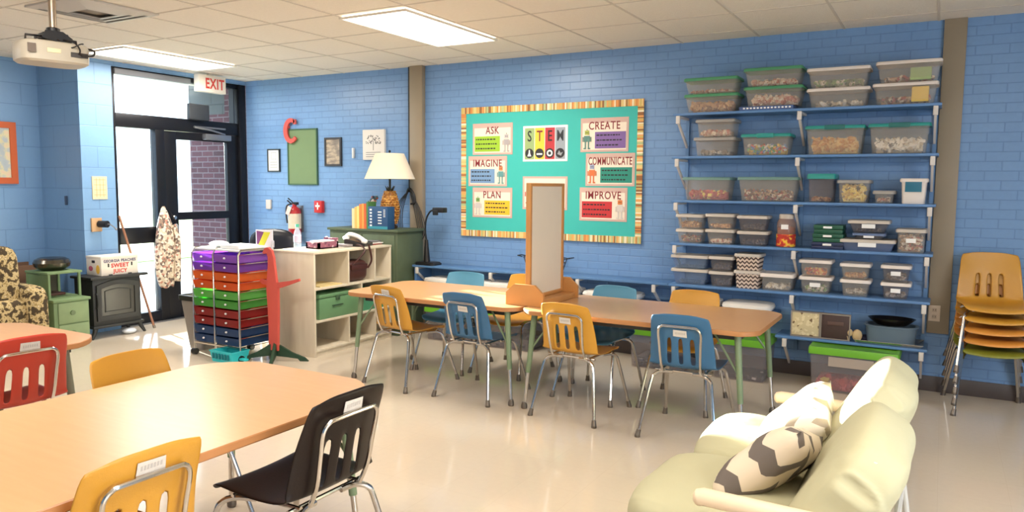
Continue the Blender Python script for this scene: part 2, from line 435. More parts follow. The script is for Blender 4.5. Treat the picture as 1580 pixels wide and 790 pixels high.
# ------------------------------------------------------------------ projector, vent, exit sign
t = thing('ceiling_vent', 'grey metal square air vent in the ceiling beside the projector pole', 'air vent', (2.03, -3.08, H))
vm = mat('vent grey enamel', (190, 182, 170), .5)
m = MB()
for k, (r0, r1) in enumerate(((.30, .25), (.235, .18), (.165, .11))):
    z1 = H-.002-k*.004
    m.rings([[Vector((2.03+sx*r, -3.08+sy*r, z)) for sx, sy in ((-1, -1), (1, -1), (1, 1), (-1, 1))] for r, z in ((r0, z1), (r0, z1-.012), (r1, z1-.022), (r1, z1-.016))], cap=False)
m.build('louver', vm, t, smooth=False)
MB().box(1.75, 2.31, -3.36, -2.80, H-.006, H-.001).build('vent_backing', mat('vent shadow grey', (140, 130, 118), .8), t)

px, py, pz = 2.76, -3.79, 2.19
T = Matrix.Translation((px, py, pz)) @ Matrix.Rotation(math.radians(50), 4, 'Z')
t = thing('projector', 'white ceiling projector with black mount hanging from a steel pole', 'projector', (px, py, pz), math.radians(78))
beige = mat('projector ivory', (184, 174, 154), .45)
def L(mbx, name, m, par, **k): return mbx.build(name, m, par, world=False, **k)
L(MB().tube([(.015, .0, .155), (.015, .0, H-pz-.0)], .02, 16), 'pole', mat('satin steel pole', (168, 150, 130), .3, metal=.9), t)
m = MB()
out = [(.18*math.copysign(abs(math.cos(a))**.5, math.cos(a)), .13*math.copysign(abs(math.sin(a))**.5, math.sin(a))) for a in [2*PI*k/32 for k in range(32)]]
m.rings([[Vector((u*k, v*k, z)) for u, v in out] for k, z in ((.90, -.022), (.99, -.01), (1, .01), (1, .075), (.95, .092), (.85, .098))])
bd = L(m, 'body', beige, t)
L(MB().box(-.155, -.115, -.1325, -.124, .022, .07), 'vent_grille', mat('dark vent grille', (110, 96, 84), .6), bd)
L(MB().box(.06, .15, -.134, -.124, .018, .045, .002), 'connector_panel', mat('dark connector panel', (60, 54, 50), .5), bd)
L(MB().box(-.06, .01, -.133, -.125, .03, .055, .002), 'front_label', mat('ivory label', (226, 212, 170), .5), bd)
m = MB(); m.box(-.05, .08, -.05, .05, .118, .155, .006); m.tube([(-.03, 0, .135), (-.14, -.05, .125), (-.145, -.055, .09)], .006, 6); m.tube([(-.03, -.02, .12), (-.1, -.07, .112), (-.1, -.075, .088)], .006, 6)
m.tube([(.06, -.02, .13), (.11, -.07, .115), (.11, -.075, .085)], .007, 6); m.tube([(.05, .03, .13), (.12, .07, .11), (.12, .075, .085)], .007, 6); m.lathe([(.035, .15), (.035, .185), (.025, .19)], (.015, 0, 0), 16)
m.prism([(-.06, .12), (.09, .10), (.10, .13), (.05, .165), (-.04, .165)], -.052, -.046, 'y'); L(m, 'ceiling_mount', black_m, t)
m = MB(); m.tube([(.05, -.05, .12), (.08, -.13, .10), (.10, -.155, .06), (.10, -.14, .035)], .005, 6, 5); m.tube([(.02, -.05, .12), (.06, -.12, .07), (.1, -.16, .09), (.13, -.12, .10)], .004, 6, 5)
m.tube([(.16, -.02, .09), (.20, -.08, .075), (.17, -.145, .035), (.11, -.14, .03)], .006, 6, 6); L(m, 'cable', rope_m, t)

t = thing('exit_sign', 'white exit sign with red letters hanging below the ceiling above the door', 'exit sign', (.16, -.60, 2.49))
bx('housing', mat('exit sign ivory', (232, 222, 206), .5), (.10, .18, -.79, -.43, 2.495, 2.68), t, bev=.006)
text('EXIT', .155, (.1815, -.58, 2.585), mat('exit red', (222, 62, 50), .5), 'lettering', t, '+x', off=.004, xs=.72)
bx('mount', fr, (.12, .16, -.64, -.58, 2.68, H), t)

# ------------------------------------------------------------------ school chairs
def chair_shell(m):
    P = [(-.262, .762, .150), (-.264, .752, .166), (-.258, .72, .178), (-.243, .66, .183), (-.232, .615, .187), (-.222, .57, .191), (-.212, .525, .195), (-.204, .485, .198), (-.196, .455, .2),
         (-.180, .435, .203), (-.150, .422, .206), (-.10, .417, .208), (-.02, .415, .208), (.06, .420, .206), (.12, .424, .203), (.16, .421, .198), (.185, .408, .188), (.193, .392, .172)]
    us = [-1, -.86, -.62, -.42, -.30, -.17, -.06, .06, .17, .30, .42, .62, .86, 1]
    bm = bmesh.new(); rows = []
    for i, (y, z, w_) in enumerate(P):
        row = []
        for u in us:
            yy, zz = y, z
            if z > .45: yy += .030*u*u*min(1, (.80-z)/.2)       # back wraps forward at its edges
            else: zz += .014*u*u
            if i == 0: zz -= .018*abs(u)**4
            if i >= 16: zz += 0; yy -= .012*u*u
            row.append(bm.verts.new((u*w_, yy, zz)))
        rows.append(row)
    for i in range(len(P)-1):
        for j in range(len(us)-1):
            hole = 4 <= i <= 7 and j in (3, 6, 9)
            if not hole: bm.faces.new((rows[i][j], rows[i][j+1], rows[i+1][j+1], rows[i+1][j]))
    me = bpy.data.meshes.new('shell'); bmesh.ops.recalc_face_normals(bm, faces=bm.faces); bm.to_mesh(me); bm.free(); me.materials.append(m)
    for p in me.polygons: p.use_smooth = True
    return me
def make_chair(label, m, tagged=True):
    t = thing('school_chair', label, 'chair')
    sh = bpy.data.objects.new('seat_shell', chair_shell(m)); C.objects.link(sh); sh.parent = t
    s = sh.modifiers.new('solid', 'SOLIDIFY'); s.thickness = .007; s.offset = 0
    s = sh.modifiers.new('sub', 'SUBSURF'); s.levels = 1; s.render_levels = 1
    r = MB()
    for k in (-1, 1):   # raised ribs along both slot edges
        pass
    bf = L(MB().tube([(-.115, -.190, .408), (-.118, -.222, .48), (-.122, -.242, .575), (-.125, -.258, .655), (-.105, -.266, .685), (-.07, -.268, .69), (.07, -.268, .69), (.105, -.266, .685), (.125, -.258, .655), (.122, -.242, .575), (.118, -.222, .48), (.115, -.190, .408)], .0078, 10, 4), 'back_frame', chrome, t)
    m2 = MB(); m2.tube([(-.135, -.17, .402), (-.135, .14, .400)], .0078, 8).tube([(.135, -.17, .402), (.135, .14, .400)], .0078, 8).tube([(-.17, .10, .398), (.17, .10, .398)], .0078, 8).tube([(-.17, -.15, .398), (.17, -.15, .398)], .0078, 8)
    L(m2, 'seat_frame', chrome, t)
    for sx in (-1, 1):
        for pts, tip in (([(sx*.06, -.155, .392), (sx*.12, -.165, .392), (sx*.165, -.182, .372), (sx*.183, -.198, .32), (sx*.228, -.268, .03)], (sx*.232, -.274, 0)),
                         ([(sx*.135, .03, .392), (sx*.16, .10, .39), (sx*.178, .142, .37), (sx*.190, .165, .32), (sx*.226, .262, .03)], (sx*.23, .268, 0))):
            lg = L(MB().tube(pts, .0105, 10, 4), 'leg', chrome, t)
            tp = Vector(tip); a = Vector(pts[-1])
            L(MB().tube([tp, tp+Vector((0, 0, .010))], .017, 12).tube([tp+Vector((0, 0, .008)), a+(a-tp)*.5], .0145, 12, rr=(.0165, .013)), 'foot_cap', dullmetal, lg)
    return t
CH = {}
CH['y'] = make_chair('mustard yellow chair at the left end of the far table, back to the viewer', yellow_p)
PH = {'y': yellow_p, 'b': blue_p, 'k': black_p, 'r': red_p, 'o': orange_p, 'g': olive_p, 'l': lightblue_p}
used = [False]
TAGM = {}
def tag_mesh(kind):
    if kind not in TAGM:
        x0, x1, z0, z1, y0, y1 = {'top': (-.035, .050, .697, .733, -.2585, -.2665), 'mid': (-.040, .042, .628, .668, -.2415, -.2515)}[kind]
        m = MB(); m.rings([[Vector((x0, y, z0)), Vector((x1, y, z0-.003)), Vector((x1-.002, yy, z1-.002)), Vector((x0+.002, yy, z1))] for y, yy in ((y0, y1), (y0-.0015, y1-.0015))])
        o = m.build('name_tag', mat('chair sticker', (206, 196, 184), .7, var=.12, vscale=90), None, keep=True); TAGM[kind] = o.data; bpy.data.objects.remove(o)
        m = MB(); yy = (y0+y1)/2
        for i in range(7):
            xx = x0+.012+i*(x1-x0-.02)/7; m.rings([[Vector((xx, yy+.0015+k, (z0+z1)/2-.007)), Vector((xx+.006, yy+.0015+k, (z0+z1)/2-.007)), Vector((xx+.006, yy-.0015+k, (z0+z1)/2+.006)), Vector((xx, yy-.0015+k, (z0+z1)/2+.006))] for k in (-.0012, -.0022)])
        o = m.build('name_ink', mat('faded ink', (180, 171, 162), .8), None, keep=True); TAGM[kind+'i'] = o.data; bpy.data.objects.remove(o)
    return TAGM[kind]
def chair(c, x, y, rz, label, group, z=0, sc=None, tg=None):
    t = chair_(c, x, y, rz, label, group, z, sc)
    if tg: TODO.append((t, tg))
    return t
TODO = []
def add_tags():
    for t, tg in TODO:
        o = bpy.data.objects.new('name_tag', tag_mesh(tg)); C.objects.link(o); o.parent = t
        p = bpy.data.objects.new('name_ink', TAGM[tg+'i']); C.objects.link(p); p.parent = o
def chair_(c, x, y, rz, label, group, z=0, sc=None):
    rz = math.radians(rz)
    if not used[0]:
        used[0] = True; t = CH['y']; t.location = (x, y, z); t.rotation_euler = (0, 0, rz); t['label'] = label; t['group'] = group; return t
    return dup(CH['y'], (x, y, z), rz, label, group, swap=None if c == 'y' else {yellow_p: PH[c]}, scale=sc)
G1 = 'chairs in the near row of the far tables'; G2 = 'chairs on the wall side of the far tables'
# tag sits on the frame
chair('y', 3.80, -1.775, -10, 'mustard yellow chair at the left end of the far tables, back to the viewer', G1, tg='top')
chair('b', 4.44, -1.775, -2.5, 'blue chair at the far tables between the two mustard chairs, back to the viewer', G1, tg='mid')
chair('y', 5.24, -1.81, -3, 'mustard yellow chair at the middle of the far tables, below the table divider', G1, tg='mid')
chair('b', 5.975, -1.835, 1, 'blue chair at the right end of the far tables, nearest the pale sofa', G1, tg='mid')
chair('l', 3.79, -1.21, 186, 'pale blue chair on the wall side of the left far table', G2)
chair('y', 4.28, -1.07, 178, 'mustard yellow chair on the wall side, mostly hidden by the table divider', G2)
chair('l', 5.165, -1.35, 176, 'dull blue chair on the wall side, right of the table divider', G2)
chair('y', 5.765, -1.265, 181, 'mustard yellow chair on the wall side of the right far table', G2)
G3 = 'chairs at the two tables in the foreground'
chair('k', 5.30, -4.43, 90, 'brown-black chair at the right side of the foreground table', G3, tg='top', sc=1.06)
chair('y', 5.18, -5.09, 90, 'mustard yellow chair at the bottom edge of the photo, back to the viewer', G3, tg='top', sc=1.03)
chair('r', 3.35, -4.42, 86, 'red chair between the two foreground tables, back to the viewer', G3, tg='top', sc=1.03)
chair('y', 4.47, -4.34, -90, 'mustard yellow chair facing the viewer across the foreground table', G3)
G4 = 'stacked chairs by the wall'
for k, (c, l) in enumerate((('g', 'olive green chair at the bottom of the stack by the right wall edge'), ('o', 'orange chair second from the bottom of the stack by the wall'),
                            ('o', 'orange chair in the middle of the stack by the wall'), ('y', 'golden chair directly under the topmost chair of the stack'),
                            ('y', 'mustard yellow chair topmost of the stack, its slotted back showing'))):
    chair(c, 7.60, -.33-k*.004, 186, l, G4, z=k*.074)

add_tags()

# ------------------------------------------------------------------ tables
def table(label, x0, x1, y0, y1, z, legs, ch, rz=0, lm=legsage, group='classroom tables', pad=.1, splay=.012):
    t = thing('classroom_table', label, 'table', ((x0+x1)/2, (y0+y1)/2, 0), 0, group)
    def outl(k):
        pts = []
        for cx, cy, a0 in ((x0, y0, 180), (x1, y0, 270), (x1, y1, 0), (x0, y1, 90)):
            sx = 1 if cx == x0 else -1; sy = 1 if cy == y0 else -1
            A = (cx+sx*k, cy+sy*k*0) if a0 in (270, 90) else (cx, cy+sy*ch)
            A = {180: (x0, y0+ch), 270: (x1-ch, y0), 0: (x1, y1-ch), 90: (x0+ch, y1)}[a0]
            B = {180: (x0+ch, y0), 270: (x1, y0+ch), 0: (x1-ch, y1), 90: (x0, y1-ch)}[a0]
            cn = (cx, cy)
            for i in range(7):
                s = i/6
                p = [(1-s)**2*A[q]+2*s*(1-s)*(.45*cn[q]+.55*(A[q]+B[q])/2)+s*s*B[q] for q in (0, 1)]
                pts.append(p)
        c = ((x0+x1)/2, (y0+y1)/2)
        return [(p[0]+(c[0]-p[0])*k, p[1]+(c[1]-p[1])*k) for p in pts]
    o0 = outl(0); o1 = outl(.004)
    m = MB()
    m.mi = 1; m.rings([[Vector((u, v, zz)) for u, v in oo] for oo, zz in ((o1, z-.030), (o0, z-.026), (o0, z-.004), (o1, z-.0005))])
    tp = m.build('tabletop', [oak_m, oak_edge], t, ang=25)
    for p in tp.data.polygons:
        if p.normal.z > .9: p.material_index = 0
    MB().box(x0+.14, x1-.14, y0+.12, y0+.145, z-.075, z-.03).box(x0+.14, x1-.14, y1-.145, y1-.12, z-.075, z-.03).box(x0+.12, x0+.145, y0+.14, y1-.14, z-.075, z-.03).box(x1-.145, x1-.12, y0+.14, y1-.14, z-.075, z-.03).build('apron', mat('dark apron steel', (66, 62, 58), .5), t)
    for lx, ly in legs:
        sx = -1 if lx < (x0+x1)/2 else 1; sy = -1 if ly < (y0+y1)/2 else 1
        top = Vector((lx-sx*.055, ly-sy*.035, z-.03)); bot = Vector((lx, ly, 0)); d = bot-top
        lg = MB().tube([top, top+d*.62], .019, 12, rr=(.021, .017)).build('leg', lm, t)
        MB().tube([top+d*.60, top+d*.97], .0125, 12).build('leg_insert', chrome if lm is legsage else lm, lg)
        MB().lathe([(.018, 0), (.021, .004), (.021, .022), (.014, .045)], bot, 12).build('foot_cap', dullmetal, lg)
        MB().tube([top+d*.38, Vector((lx-sx*.2, ly-sy*.06, z-.04))], .007, 8).build('brace', lm, lg)
    return t
table('light oak classroom table against the birch cubby shelf, left of the far pair', 3.30, 4.835, -2.0, -1.15, .68, [(3.37, -1.94), (4.78, -1.95), (3.37, -1.2), (4.78, -1.2)], .10)
table('light oak classroom table under the wall shelves, right of the far pair', 4.85, 6.40, -2.01, -1.15, .68, [(4.885, -1.955), (6.33, -1.96), (4.885, -1.2), (6.353, -1.19)], .10)
table('large light oak table filling the lower left of the photo', 4.38, 5.355, -5.78, -3.93, .68, [(4.47, -4.02), (5.28, -4.06), (4.47, -5.68), (5.27, -5.68)], .20)
table('light oak table at the left edge behind the red chair', 2.52, 3.47, -5.85, -3.96, .68, [(2.60, -4.08), (3.42, -4.10), (2.60, -5.75), (3.42, -5.75)], .16, lm=leggrey)

# ------------------------------------------------------------------ table divider with octagon feet
wd = mat('honey wood', (200, 134, 66), .5, var=.1, vscale=5)
t = thing('table_divider', 'tall pale message board in a wooden frame on octagonal wooden feet', 'divider', (4.83, -1.58, .681))
def octp(w_, h_, c, x=4.827, z=.681): return [(x-w_, z), (x+w_, z), (x+w_, z+h_-c), (x+w_-c*1.1, z+h_), (x-w_+c*1.1, z+h_), (x-w_, z+h_-c)]
MB().box(4.832, 4.848, -1.815, -1.345, .745, 1.495).build('panel', mat('cream panel', (228, 212, 188), .55, var=.03), t)
MB().box(4.822, 4.858, -1.842, -1.815, .72, 1.515, .003).build('frame_stile', wd, t); MB().box(4.822, 4.858, -1.345, -1.318, .72, 1.515, .003).build('frame_stile', wd, t)
MB().box(4.822, 4.858, -1.815, -1.345, 1.493, 1.515, .003).build('frame_rail', wd, t); MB().box(4.822, 4.858, -1.815, -1.345, .72, .745, .003).build('frame_rail', wd, t)
MB().prism(octp(.145, .145, .06), -1.864, -1.843, 'y').build('foot_board', wd, t)
MB().prism(octp(.145, .145, .06), -1.317, -1.296, 'y').build('foot_board', wd, t)
MB().box(4.862, 4.955, -1.842, -1.318, .681, .722, .003).build('base_rail', wd, t); MB().box(4.70, 4.818, -1.842, -1.318, .681, .722, .003).build('base_rail', wd, t)

# ------------------------------------------------------------------ wall shelving
LEV = [2.09, 1.745, 1.39, 1.04, .70]
SY = -.295
t = thing('shelving_unit', 'blue painted wall shelving with white brackets holding the plastic tubs', 'shelf', (6.28, 0, .36))
for z in LEV: MB().box(5.325, 7.225, SY, -.02, z-.02, z, .003).build('shelf_board', shelf_blue, t)
MB().box(6.19, 7.225, SY, -.02, .34, .36, .003).build('shelf_board', shelf_blue, t)
def bracket(x, z, par):
    m = MB(); m.box(x-.012, x+.012, SY+.012, -.03, z-.038, z-.021); m.box(x-.016, x+.016, SY-.008, SY+.014, z-.085, z-.021, .004)
    m.prism([(SY+.01, z-.06), (SY+.01, z-.085), (-.03, z-.27), (-.03, z-.245)], x-.008, x+.008, 'x')
    m.build('bracket', white_m, par)
for z in LEV:
    for x in (5.37, 6.30, 7.19): bracket(x, z, t)
for x in (6.26, 7.19): bracket(x, .36, t)
for x in (5.37, 6.30, 7.19): MB().box(x-.014, x+.014, -.022, 0, .2 if x > 6 else .45, 2.12).build('upright', mat('blue upright', (92, 136, 186), .45), t)
# long bench shelf below the board
t = thing('bench_shelf', 'long blue two-level shelf running under the bulletin board', 'shelf', (4.0, 0, .5))
MB().box(2.68, 5.32, SY, -.02, .68, .70, .003).build('shelf_board', shelf_blue, t)
MB().box(2.68, 6.18, SY-.02, -.02, .50, .52, .003).build('shelf_board', shelf_blue, t)
for x in (2.74, 3.6, 4.5, 5.2):
    bracket(x, .70, t)
MB().box(2.70, 2.73, -.28, -.03, .52, .68).build('end_post', shelf_blue, t)
# white seat pads on lower level
padm = mat('white cloth pad', (232, 226, 218), .9, bump=.3, bscale=20)
for k, (a, b) in enumerate(((2.80, 3.35), (3.37, 3.92), (3.95, 4.50), (4.53, 5.06), (5.36, 5.74), (5.76, 6.15))):
    m = MB(); m.ell(((a+b)/2, -.17, .553), (b-a)/2, .155, .033, 8, 24, e=.45)
    o = m.build('seat_pad', padm); l = ['leftmost, under the gooseneck lamp', 'second from the left end', 'third from the left end', 'just right of the divider', 'under the lower left tubs', 'rightmost, next to the tin wall box'][k]
    tag(o, 'white folded cloth pad on the low blue shelf, '+l, 'pad', 'white pads on the low shelf')

# contents helper ---------------------------------------------------------------
pal = dict(
 wood=[(206, 150, 92), (184, 120, 66), (224, 176, 120), (150, 92, 52)], pink=[(206, 150, 130), (226, 196, 170), (186, 90, 66), (236, 220, 200)],
 mixed=[(214, 52, 44), (240, 190, 40), (52, 120, 190), (70, 160, 70), (236, 232, 226)], warm=[(200, 60, 40), (226, 120, 40), (238, 196, 110), (120, 44, 40)],
 yellow=[(238, 206, 70), (248, 224, 120), (206, 160, 30), (70, 60, 30)], grey=[(170, 160, 150), (110, 104, 100), (206, 196, 184), (140, 120, 100)],
 white=[(236, 228, 214), (206, 190, 166), (130, 122, 118), (244, 240, 232)], brown=[(120, 70, 46), (196, 150, 110), (226, 206, 186), (86, 50, 40), (176, 60, 44)],
 orange=[(226, 170, 76), (240, 196, 110), (214, 140, 40)], green=[(120, 160, 84), (226, 214, 196), (90, 110, 70)], dark=[(96, 100, 110), (120, 116, 120), (76, 84, 104)],
 red=[(206, 60, 60), (226, 90, 84), (176, 40, 50), (240, 210, 90)])
def cmats(k): return [mat('contents %s %d' % (k, i), c, .6) for i, c in enumerate(pal[k])]
def contents(x0, x1, y0, y1, z0, z1, k, par, n=46, seed=0, sz=.022):
    rnd = random.Random(seed*31+int(x0*1000)); m = MB(); ms = cmats(k)
    sz = min(sz, (z1-z0)*.42)
    m.mi = 1; m.box(x0+.02, x1-.02, y0+.045, y1-.012, z0, z0+(z1-z0)*.7)
    for i in range(int(n*1.9)):
        s = sz*rnd.uniform(.7, 1.5); q = .004+s*.8
        if i % 4: yy = y0+q+rnd.random()*.02
        else: yy = rnd.uniform(y0+q, y1-q)
        zt = z0+s*.9+(max(z1-z0-2*s, .001))*rnd.random()
        xx = rnd.uniform(x0+q, x1-q)
        T = Matrix.Translation((xx, yy, zt)) @ Matrix.Rotation(rnd.random()*6, 4, (rnd.random(), rnd.random(), rnd.random()+.1))
        m.mi = rnd.randrange(len(ms)); m.box(-s*.9, s*.9, -s*.5, s*.5, -s*.35, s*.35, T=T)
    o = m.build('contents', ms, par, smooth=False); o['kind'] = 'stuff'; return o

def tub(x0, x1, z0, z1, label, lid=white_lid, body=clear_p, k='grey', fill=.6, y0=-.275, depth=.235, taper=.10, lidh=.016, group='tubs on the wall shelves', handle=None, tagm=None, solid=None, n=46, name='storage_tub', sz=.022):
    y1 = y0+depth
    t = thing(name, label, 'tub' if name == 'storage_tub' else 'bin', ((x0+x1)/2, (y0+y1)/2, z0), 0, group)
    zb = z1-lidh; xa, xb = x0+.010, x1-.010; ya, yb = y0+.010, y1-.010
    cx, cy = (xa+xb)/2, (ya+yb)/2
    def ring(kx, z, ins=0, r=.02):
        hx, hy = (xb-xa)/2-ins, (yb-ya)/2-ins; hx -= (xb-xa)*kx/2; hy -= (xb-xa)*kx/2; r = min(r, hx*.5, hy*.5); pts = []
        for sx, sy, a0 in ((1, 1, 0), (-1, 1, 90), (-1, -1, 180), (1, -1, 270)):
            for i in range(5):
                a = math.radians(a0+22.5*i); pts.append(Vector((cx+sx*(hx-r)+r*math.cos(a), cy+sy*(hy-r)+r*math.sin(a), z)))
        return pts
    m = MB(); m.rings([ring(taper, z0+.004, .006), ring(taper, z0), ring(taper*.9, z0+.01), ring(0, zb-.012), ring(0, zb-.012, -.005), ring(0, zb, -.005), ring(0, zb, .003), ring(taper*.9, z0+.012, .004), ring(taper, z0+.004, .008)][1:])
    m.build('body', solid or body, t, ang=50)
    e = .004
    m = MB(); m.rings([ring(0, zb-.006, -.008), ring(0, zb-.008, -.011), ring(0, zb+lidh*.6, -.011), ring(0, z1, -.006), ring(0, z1, .012), ring(0, z1-.005, .018), ])
    ld = m.build('lid', lid, t, ang=50)
    if handle: MB().box(cx-(x1-x0)*.17, cx+(x1-x0)*.17, y0-.006, y0+.01, z1-.03, z1+.004, .004).build('latch', handle, ld)
    if tagm: MB().box(cx-(x1-x0)*.16, cx+(x1-x0)*.16, y0+.003+.01*taper, y0+.006+.01*taper, (z0+z1)/2-.012, (z0+z1)/2+.018, T=None).build('label_card', paperwhite, t)
    if k and not solid:
        ins = (xb-xa)*taper/2+.006
        contents(xa+ins, xb-ins, ya+ins, yb-ins, z0+.008, z0+.008+(zb-z0-.03)*fill, k, t, n, int(z0*77), sz)
    return t
R1, R2, R3, R4, R5 = LEV
tub(5.405, 5.835, R1, 2.237, 'green-lidded clear tub of orange-brown pieces, lower of the top shelf left pair', green_lid, k='wood', fill=.95, n=60)
tub(5.40, 5.83, 2.239, 2.365, 'green-lidded clear tub nearly empty, upper of the top shelf left pair', green_lid, k='pink', fill=.35, n=26)
o = tag(MB().box(5.85, 6.25, -.28, -.05, R1, R1+.030, .003).build('board_game_box', mat('blue game box', (70, 96, 150), .5)), 'flat blue box under the green-lidded tubs on the top shelf', 'box')
m = MB(); 
for i in range(14): m.box(5.88+i*.026, 5.895+i*.026, -.2812, -.280, R1+.010, R1+.022)
m.build('box_stripe', paperwhite, o)
tub(5.876, 6.312, 2.122, 2.270, 'green-lidded clear tub with red and tan pieces, resting on the flat blue box', green_lid, k='pink', fill=.9, n=60)
tub(5.87, 6.305, 2.272, 2.412, 'green-lidded clear tub, upper one above the flat blue box', green_lid, k='pink', fill=.5, n=36)
tub(6.34, 6.77, R1, 2.232, 'white-lidded cloudy tub, lower of the third pair on the top shelf', white_lid, k='white', fill=.5, n=14)
tub(6.335, 6.765, 2.234, 2.38, 'white-lidded clear tub with orange and green pieces, upper of the third pair', white_lid, k='green', fill=.6, n=30)
t_ = tub(6.785, 7.20, R1, 2.243, 'white-lidded clear tub holding a bright yellow box, lower right on the top shelf', white_lid, k='brown', fill=.6, n=24)
MB().box(7.035, 7.14, -.246, -.12, 2.108, 2.212).build('yellow_box', mat('yellow carton', (240, 200, 30), .5), t_)
t_ = tub(6.80, 7.215, 2.245, 2.396, 'white-lidded clear tub with a green packet, upper right on the top shelf', white_lid, k='brown', fill=.4, n=20)
MB().box(7.02, 7.15, -.246, -.14, 2.26, 2.345).build('green_packet', mat('green packet', (140, 176, 90), .5), t_)
tub(5.493, 5.825, R2, 1.893, 'cloudy-lidded clear tub of dark pieces, lower left on the second shelf', clear_lid, k='grey', fill=.4, n=26)
tub(5.505, 5.82, 1.895, 2.035, 'clear tub of tan pieces directly under the top shelf at left', clear_lid, k='pink', fill=.6, n=30)
tub(5.867, 6.24, R2, 1.91, 'teal-lidded clear tub of colourful markers on the second shelf', teal_m, k='mixed', fill=.75, handle=teal_m, n=90, sz=.014)
tub(6.339, 6.752, R2, 1.958, 'teal-lidded clear tub of orange and yellow pieces on the second shelf', teal_m, k='orange', fill=.8, handle=mat('dark teal latch', (20, 110, 106), .4), n=80, sz=.018)
tub(6.77, 7.17, R2, 1.96, 'teal-lidded clear tub of white and grey pieces at the right of the second shelf', teal_m, k='white', fill=.7, handle=mat('dark teal latch', (20, 110, 106), .4), n=80, sz=.02)
tub(5.412, 5.80, R3, 1.577, 'pale-lidded clear tub with red and yellow items at the left of the third shelf', mat('pale green cloudy lid', (120, 160, 150), .4, alpha=.75), k='red', fill=.6, n=50)
tub(5.852, 6.305, R3, 1.579, 'wide clear tub of red and brown bits, second on the third shelf', mat('pale green cloudy lid', (120, 160, 150), .4, alpha=.75), k='brown', fill=.65, n=110, sz=.012)
tub(6.368, 6.567, R3, 1.603, 'tall teal-lidded grey tub with orange base contents on the third shelf', teal_m, body=smoke_p, k='wood', fill=.22, n=20, lidh=.03)
tub(6.578, 6.806, R3, 1.558, 'clear tub packed with yellow balls and counters on the third shelf', clear_lid, k='yellow', fill=1.12, n=90, sz=.02)
tub(6.822, 6.967, R3, 1.482, 'small low clear tub right of the yellow counters', clear_lid, k='brown', fill=.7, n=20, sz=.014)
t_ = tub(6.994, 7.172, R3, 1.57, 'white box-shaped tub with a blue front panel at the right of the third shelf', white_lid, k=None, solid=mat('white opaque tub', (226, 214, 204), .45))
MB().box(7.028, 7.132, -.2745, -.262, 1.475, 1.562, .002).build('panel', mat('petrol blue panel', (20, 110, 140), .4), t_)
# fourth shelf
wt = 'small tubs in stacks on the fourth shelf'
lidg = mat('grey white lid', (196, 184, 170), .45)
for (a, b, za, zb, k, f, l) in ((5.367, 5.593, R4, 1.155, 'brown', .95, 'small tub of red and white beads, lower of the leftmost stack on the fourth shelf'),
        (5.364, 5.590, 1.157, 1.275, 'wood', .85, 'small tub of tan bits, upper of the leftmost stack on the fourth shelf'),
        (5.611, 5.842, R4, 1.161, 'pink', .55, 'small tub of pinkish bits, lower of the second stack on the fourth shelf'),
        (5.607, 5.839, 1.163, 1.285, 'wood', .5, 'small tub with a tan round piece, upper of the second stack on the fourth shelf'),
        (5.863, 6.10, R4, 1.155, 'dark', .7, 'small grey tub, lower of the third stack on the fourth shelf'),
        (5.859, 6.096, 1.157, 1.277, 'dark', .75, 'small grey tub, upper of the third stack on the fourth shelf')):
    tub(a, b, za, zb, l, lidg, body=clear_p if k != 'dark' else smoke_p, k=k, fill=f, group=wt, n=50, sz=.013, taper=.14, depth=.20)
t = thing('snack_jar', 'clear round jar with a red and orange label on the fourth shelf', 'jar', (6.224, -.2, R4))
MB().lathe([(.066, 0), (.070, .006), (.070, .185), (.058, .215), (.052, .222)], (6.224, -.2, R4), 28).build('body', mat('clear jar', (186, 150, 130), .1, alpha=.4), t)
MB().lathe([(.0715, .006), (.0715, .10)], (6.224, -.2, R4), 28).build('label', ramp_mat('jar label', 'noise', [(0, (196, 40, 26)), (.5, (226, 90, 30)), (.56, (240, 190, 40)), (.7, (200, 50, 30))], 22, stretch=(1, 1, 1.5)), t)
MB().lathe([(.0, .005), (.062, .006), (.062, .15), (.0, .17)], (6.224, -.2, R4), 20).build('contents', mat('jar contents brown', (150, 70, 50), .7, var=.4, vscale=60), t)
MB().lathe([(.054, .218), (.056, .222), (.056, .25), (.05, .255), (0, .255)], (6.224, -.2, R4), 24).build('lid', lidg, t)
MB().box(6.198, 6.250, -.2745, -.27, R4+.14, R4+.175).build('label_card', paperwhite, t)
grn = mat('dark green case', (14, 84, 58), .45); nvy = mat('navy case', (30, 44, 84), .45)
for k, (mm, nm, za, zb) in enumerate(((nvy, 'navy', R4, 1.093), (grn, 'dark green', 1.094, 1.157), (grn, 'dark green', 1.158, 1.222))):
    t = thing('parts_case', '%s small parts case, %s of the stack of three on the fourth shelf' % (nm, ['bottom', 'middle', 'top'][k]), 'case', (6.53, -.17, za), 0, 'parts cases')
    MB().box(6.422+k*.006, 6.642-k*.004, -.27, -.07, za, (za+zb)/2-.001, .004).build('base', mm, t)
    MB().box(6.420+k*.006, 6.644-k*.004, -.272, -.068, (za+zb)/2+.001, zb, .004).build('lid', mm, t)
    MB().box(6.50, 6.56, -.276, -.270, zb-.025, zb-.010).build('label_card', paperwhite, t)
tub(6.614, 6.988, R4, 1.125, 'wide shallow blue-grey tub, lower of its stack on the fourth shelf', lidg, body=mat('blue grey tub', (96, 112, 146), .4, alpha=.85), k='dark', tagm=1, fill=.6, group=wt, n=20)
tub(6.70, 6.92, 1.127, 1.172, 'thin dark tray between the two wide tubs on the fourth shelf', mat('blue cloudy lid', (96, 116, 156), .4), body=smoke_p, k='dark', group=wt, n=10, tagm=1, lidh=.01)
tub(6.665, 6.945, 1.174, 1.265, 'dark grey flared tub, topmost of the wide stack on the fourth shelf', lidg, body=smoke_p, k='dark', tagm=1, taper=.2, group=wt, n=20)
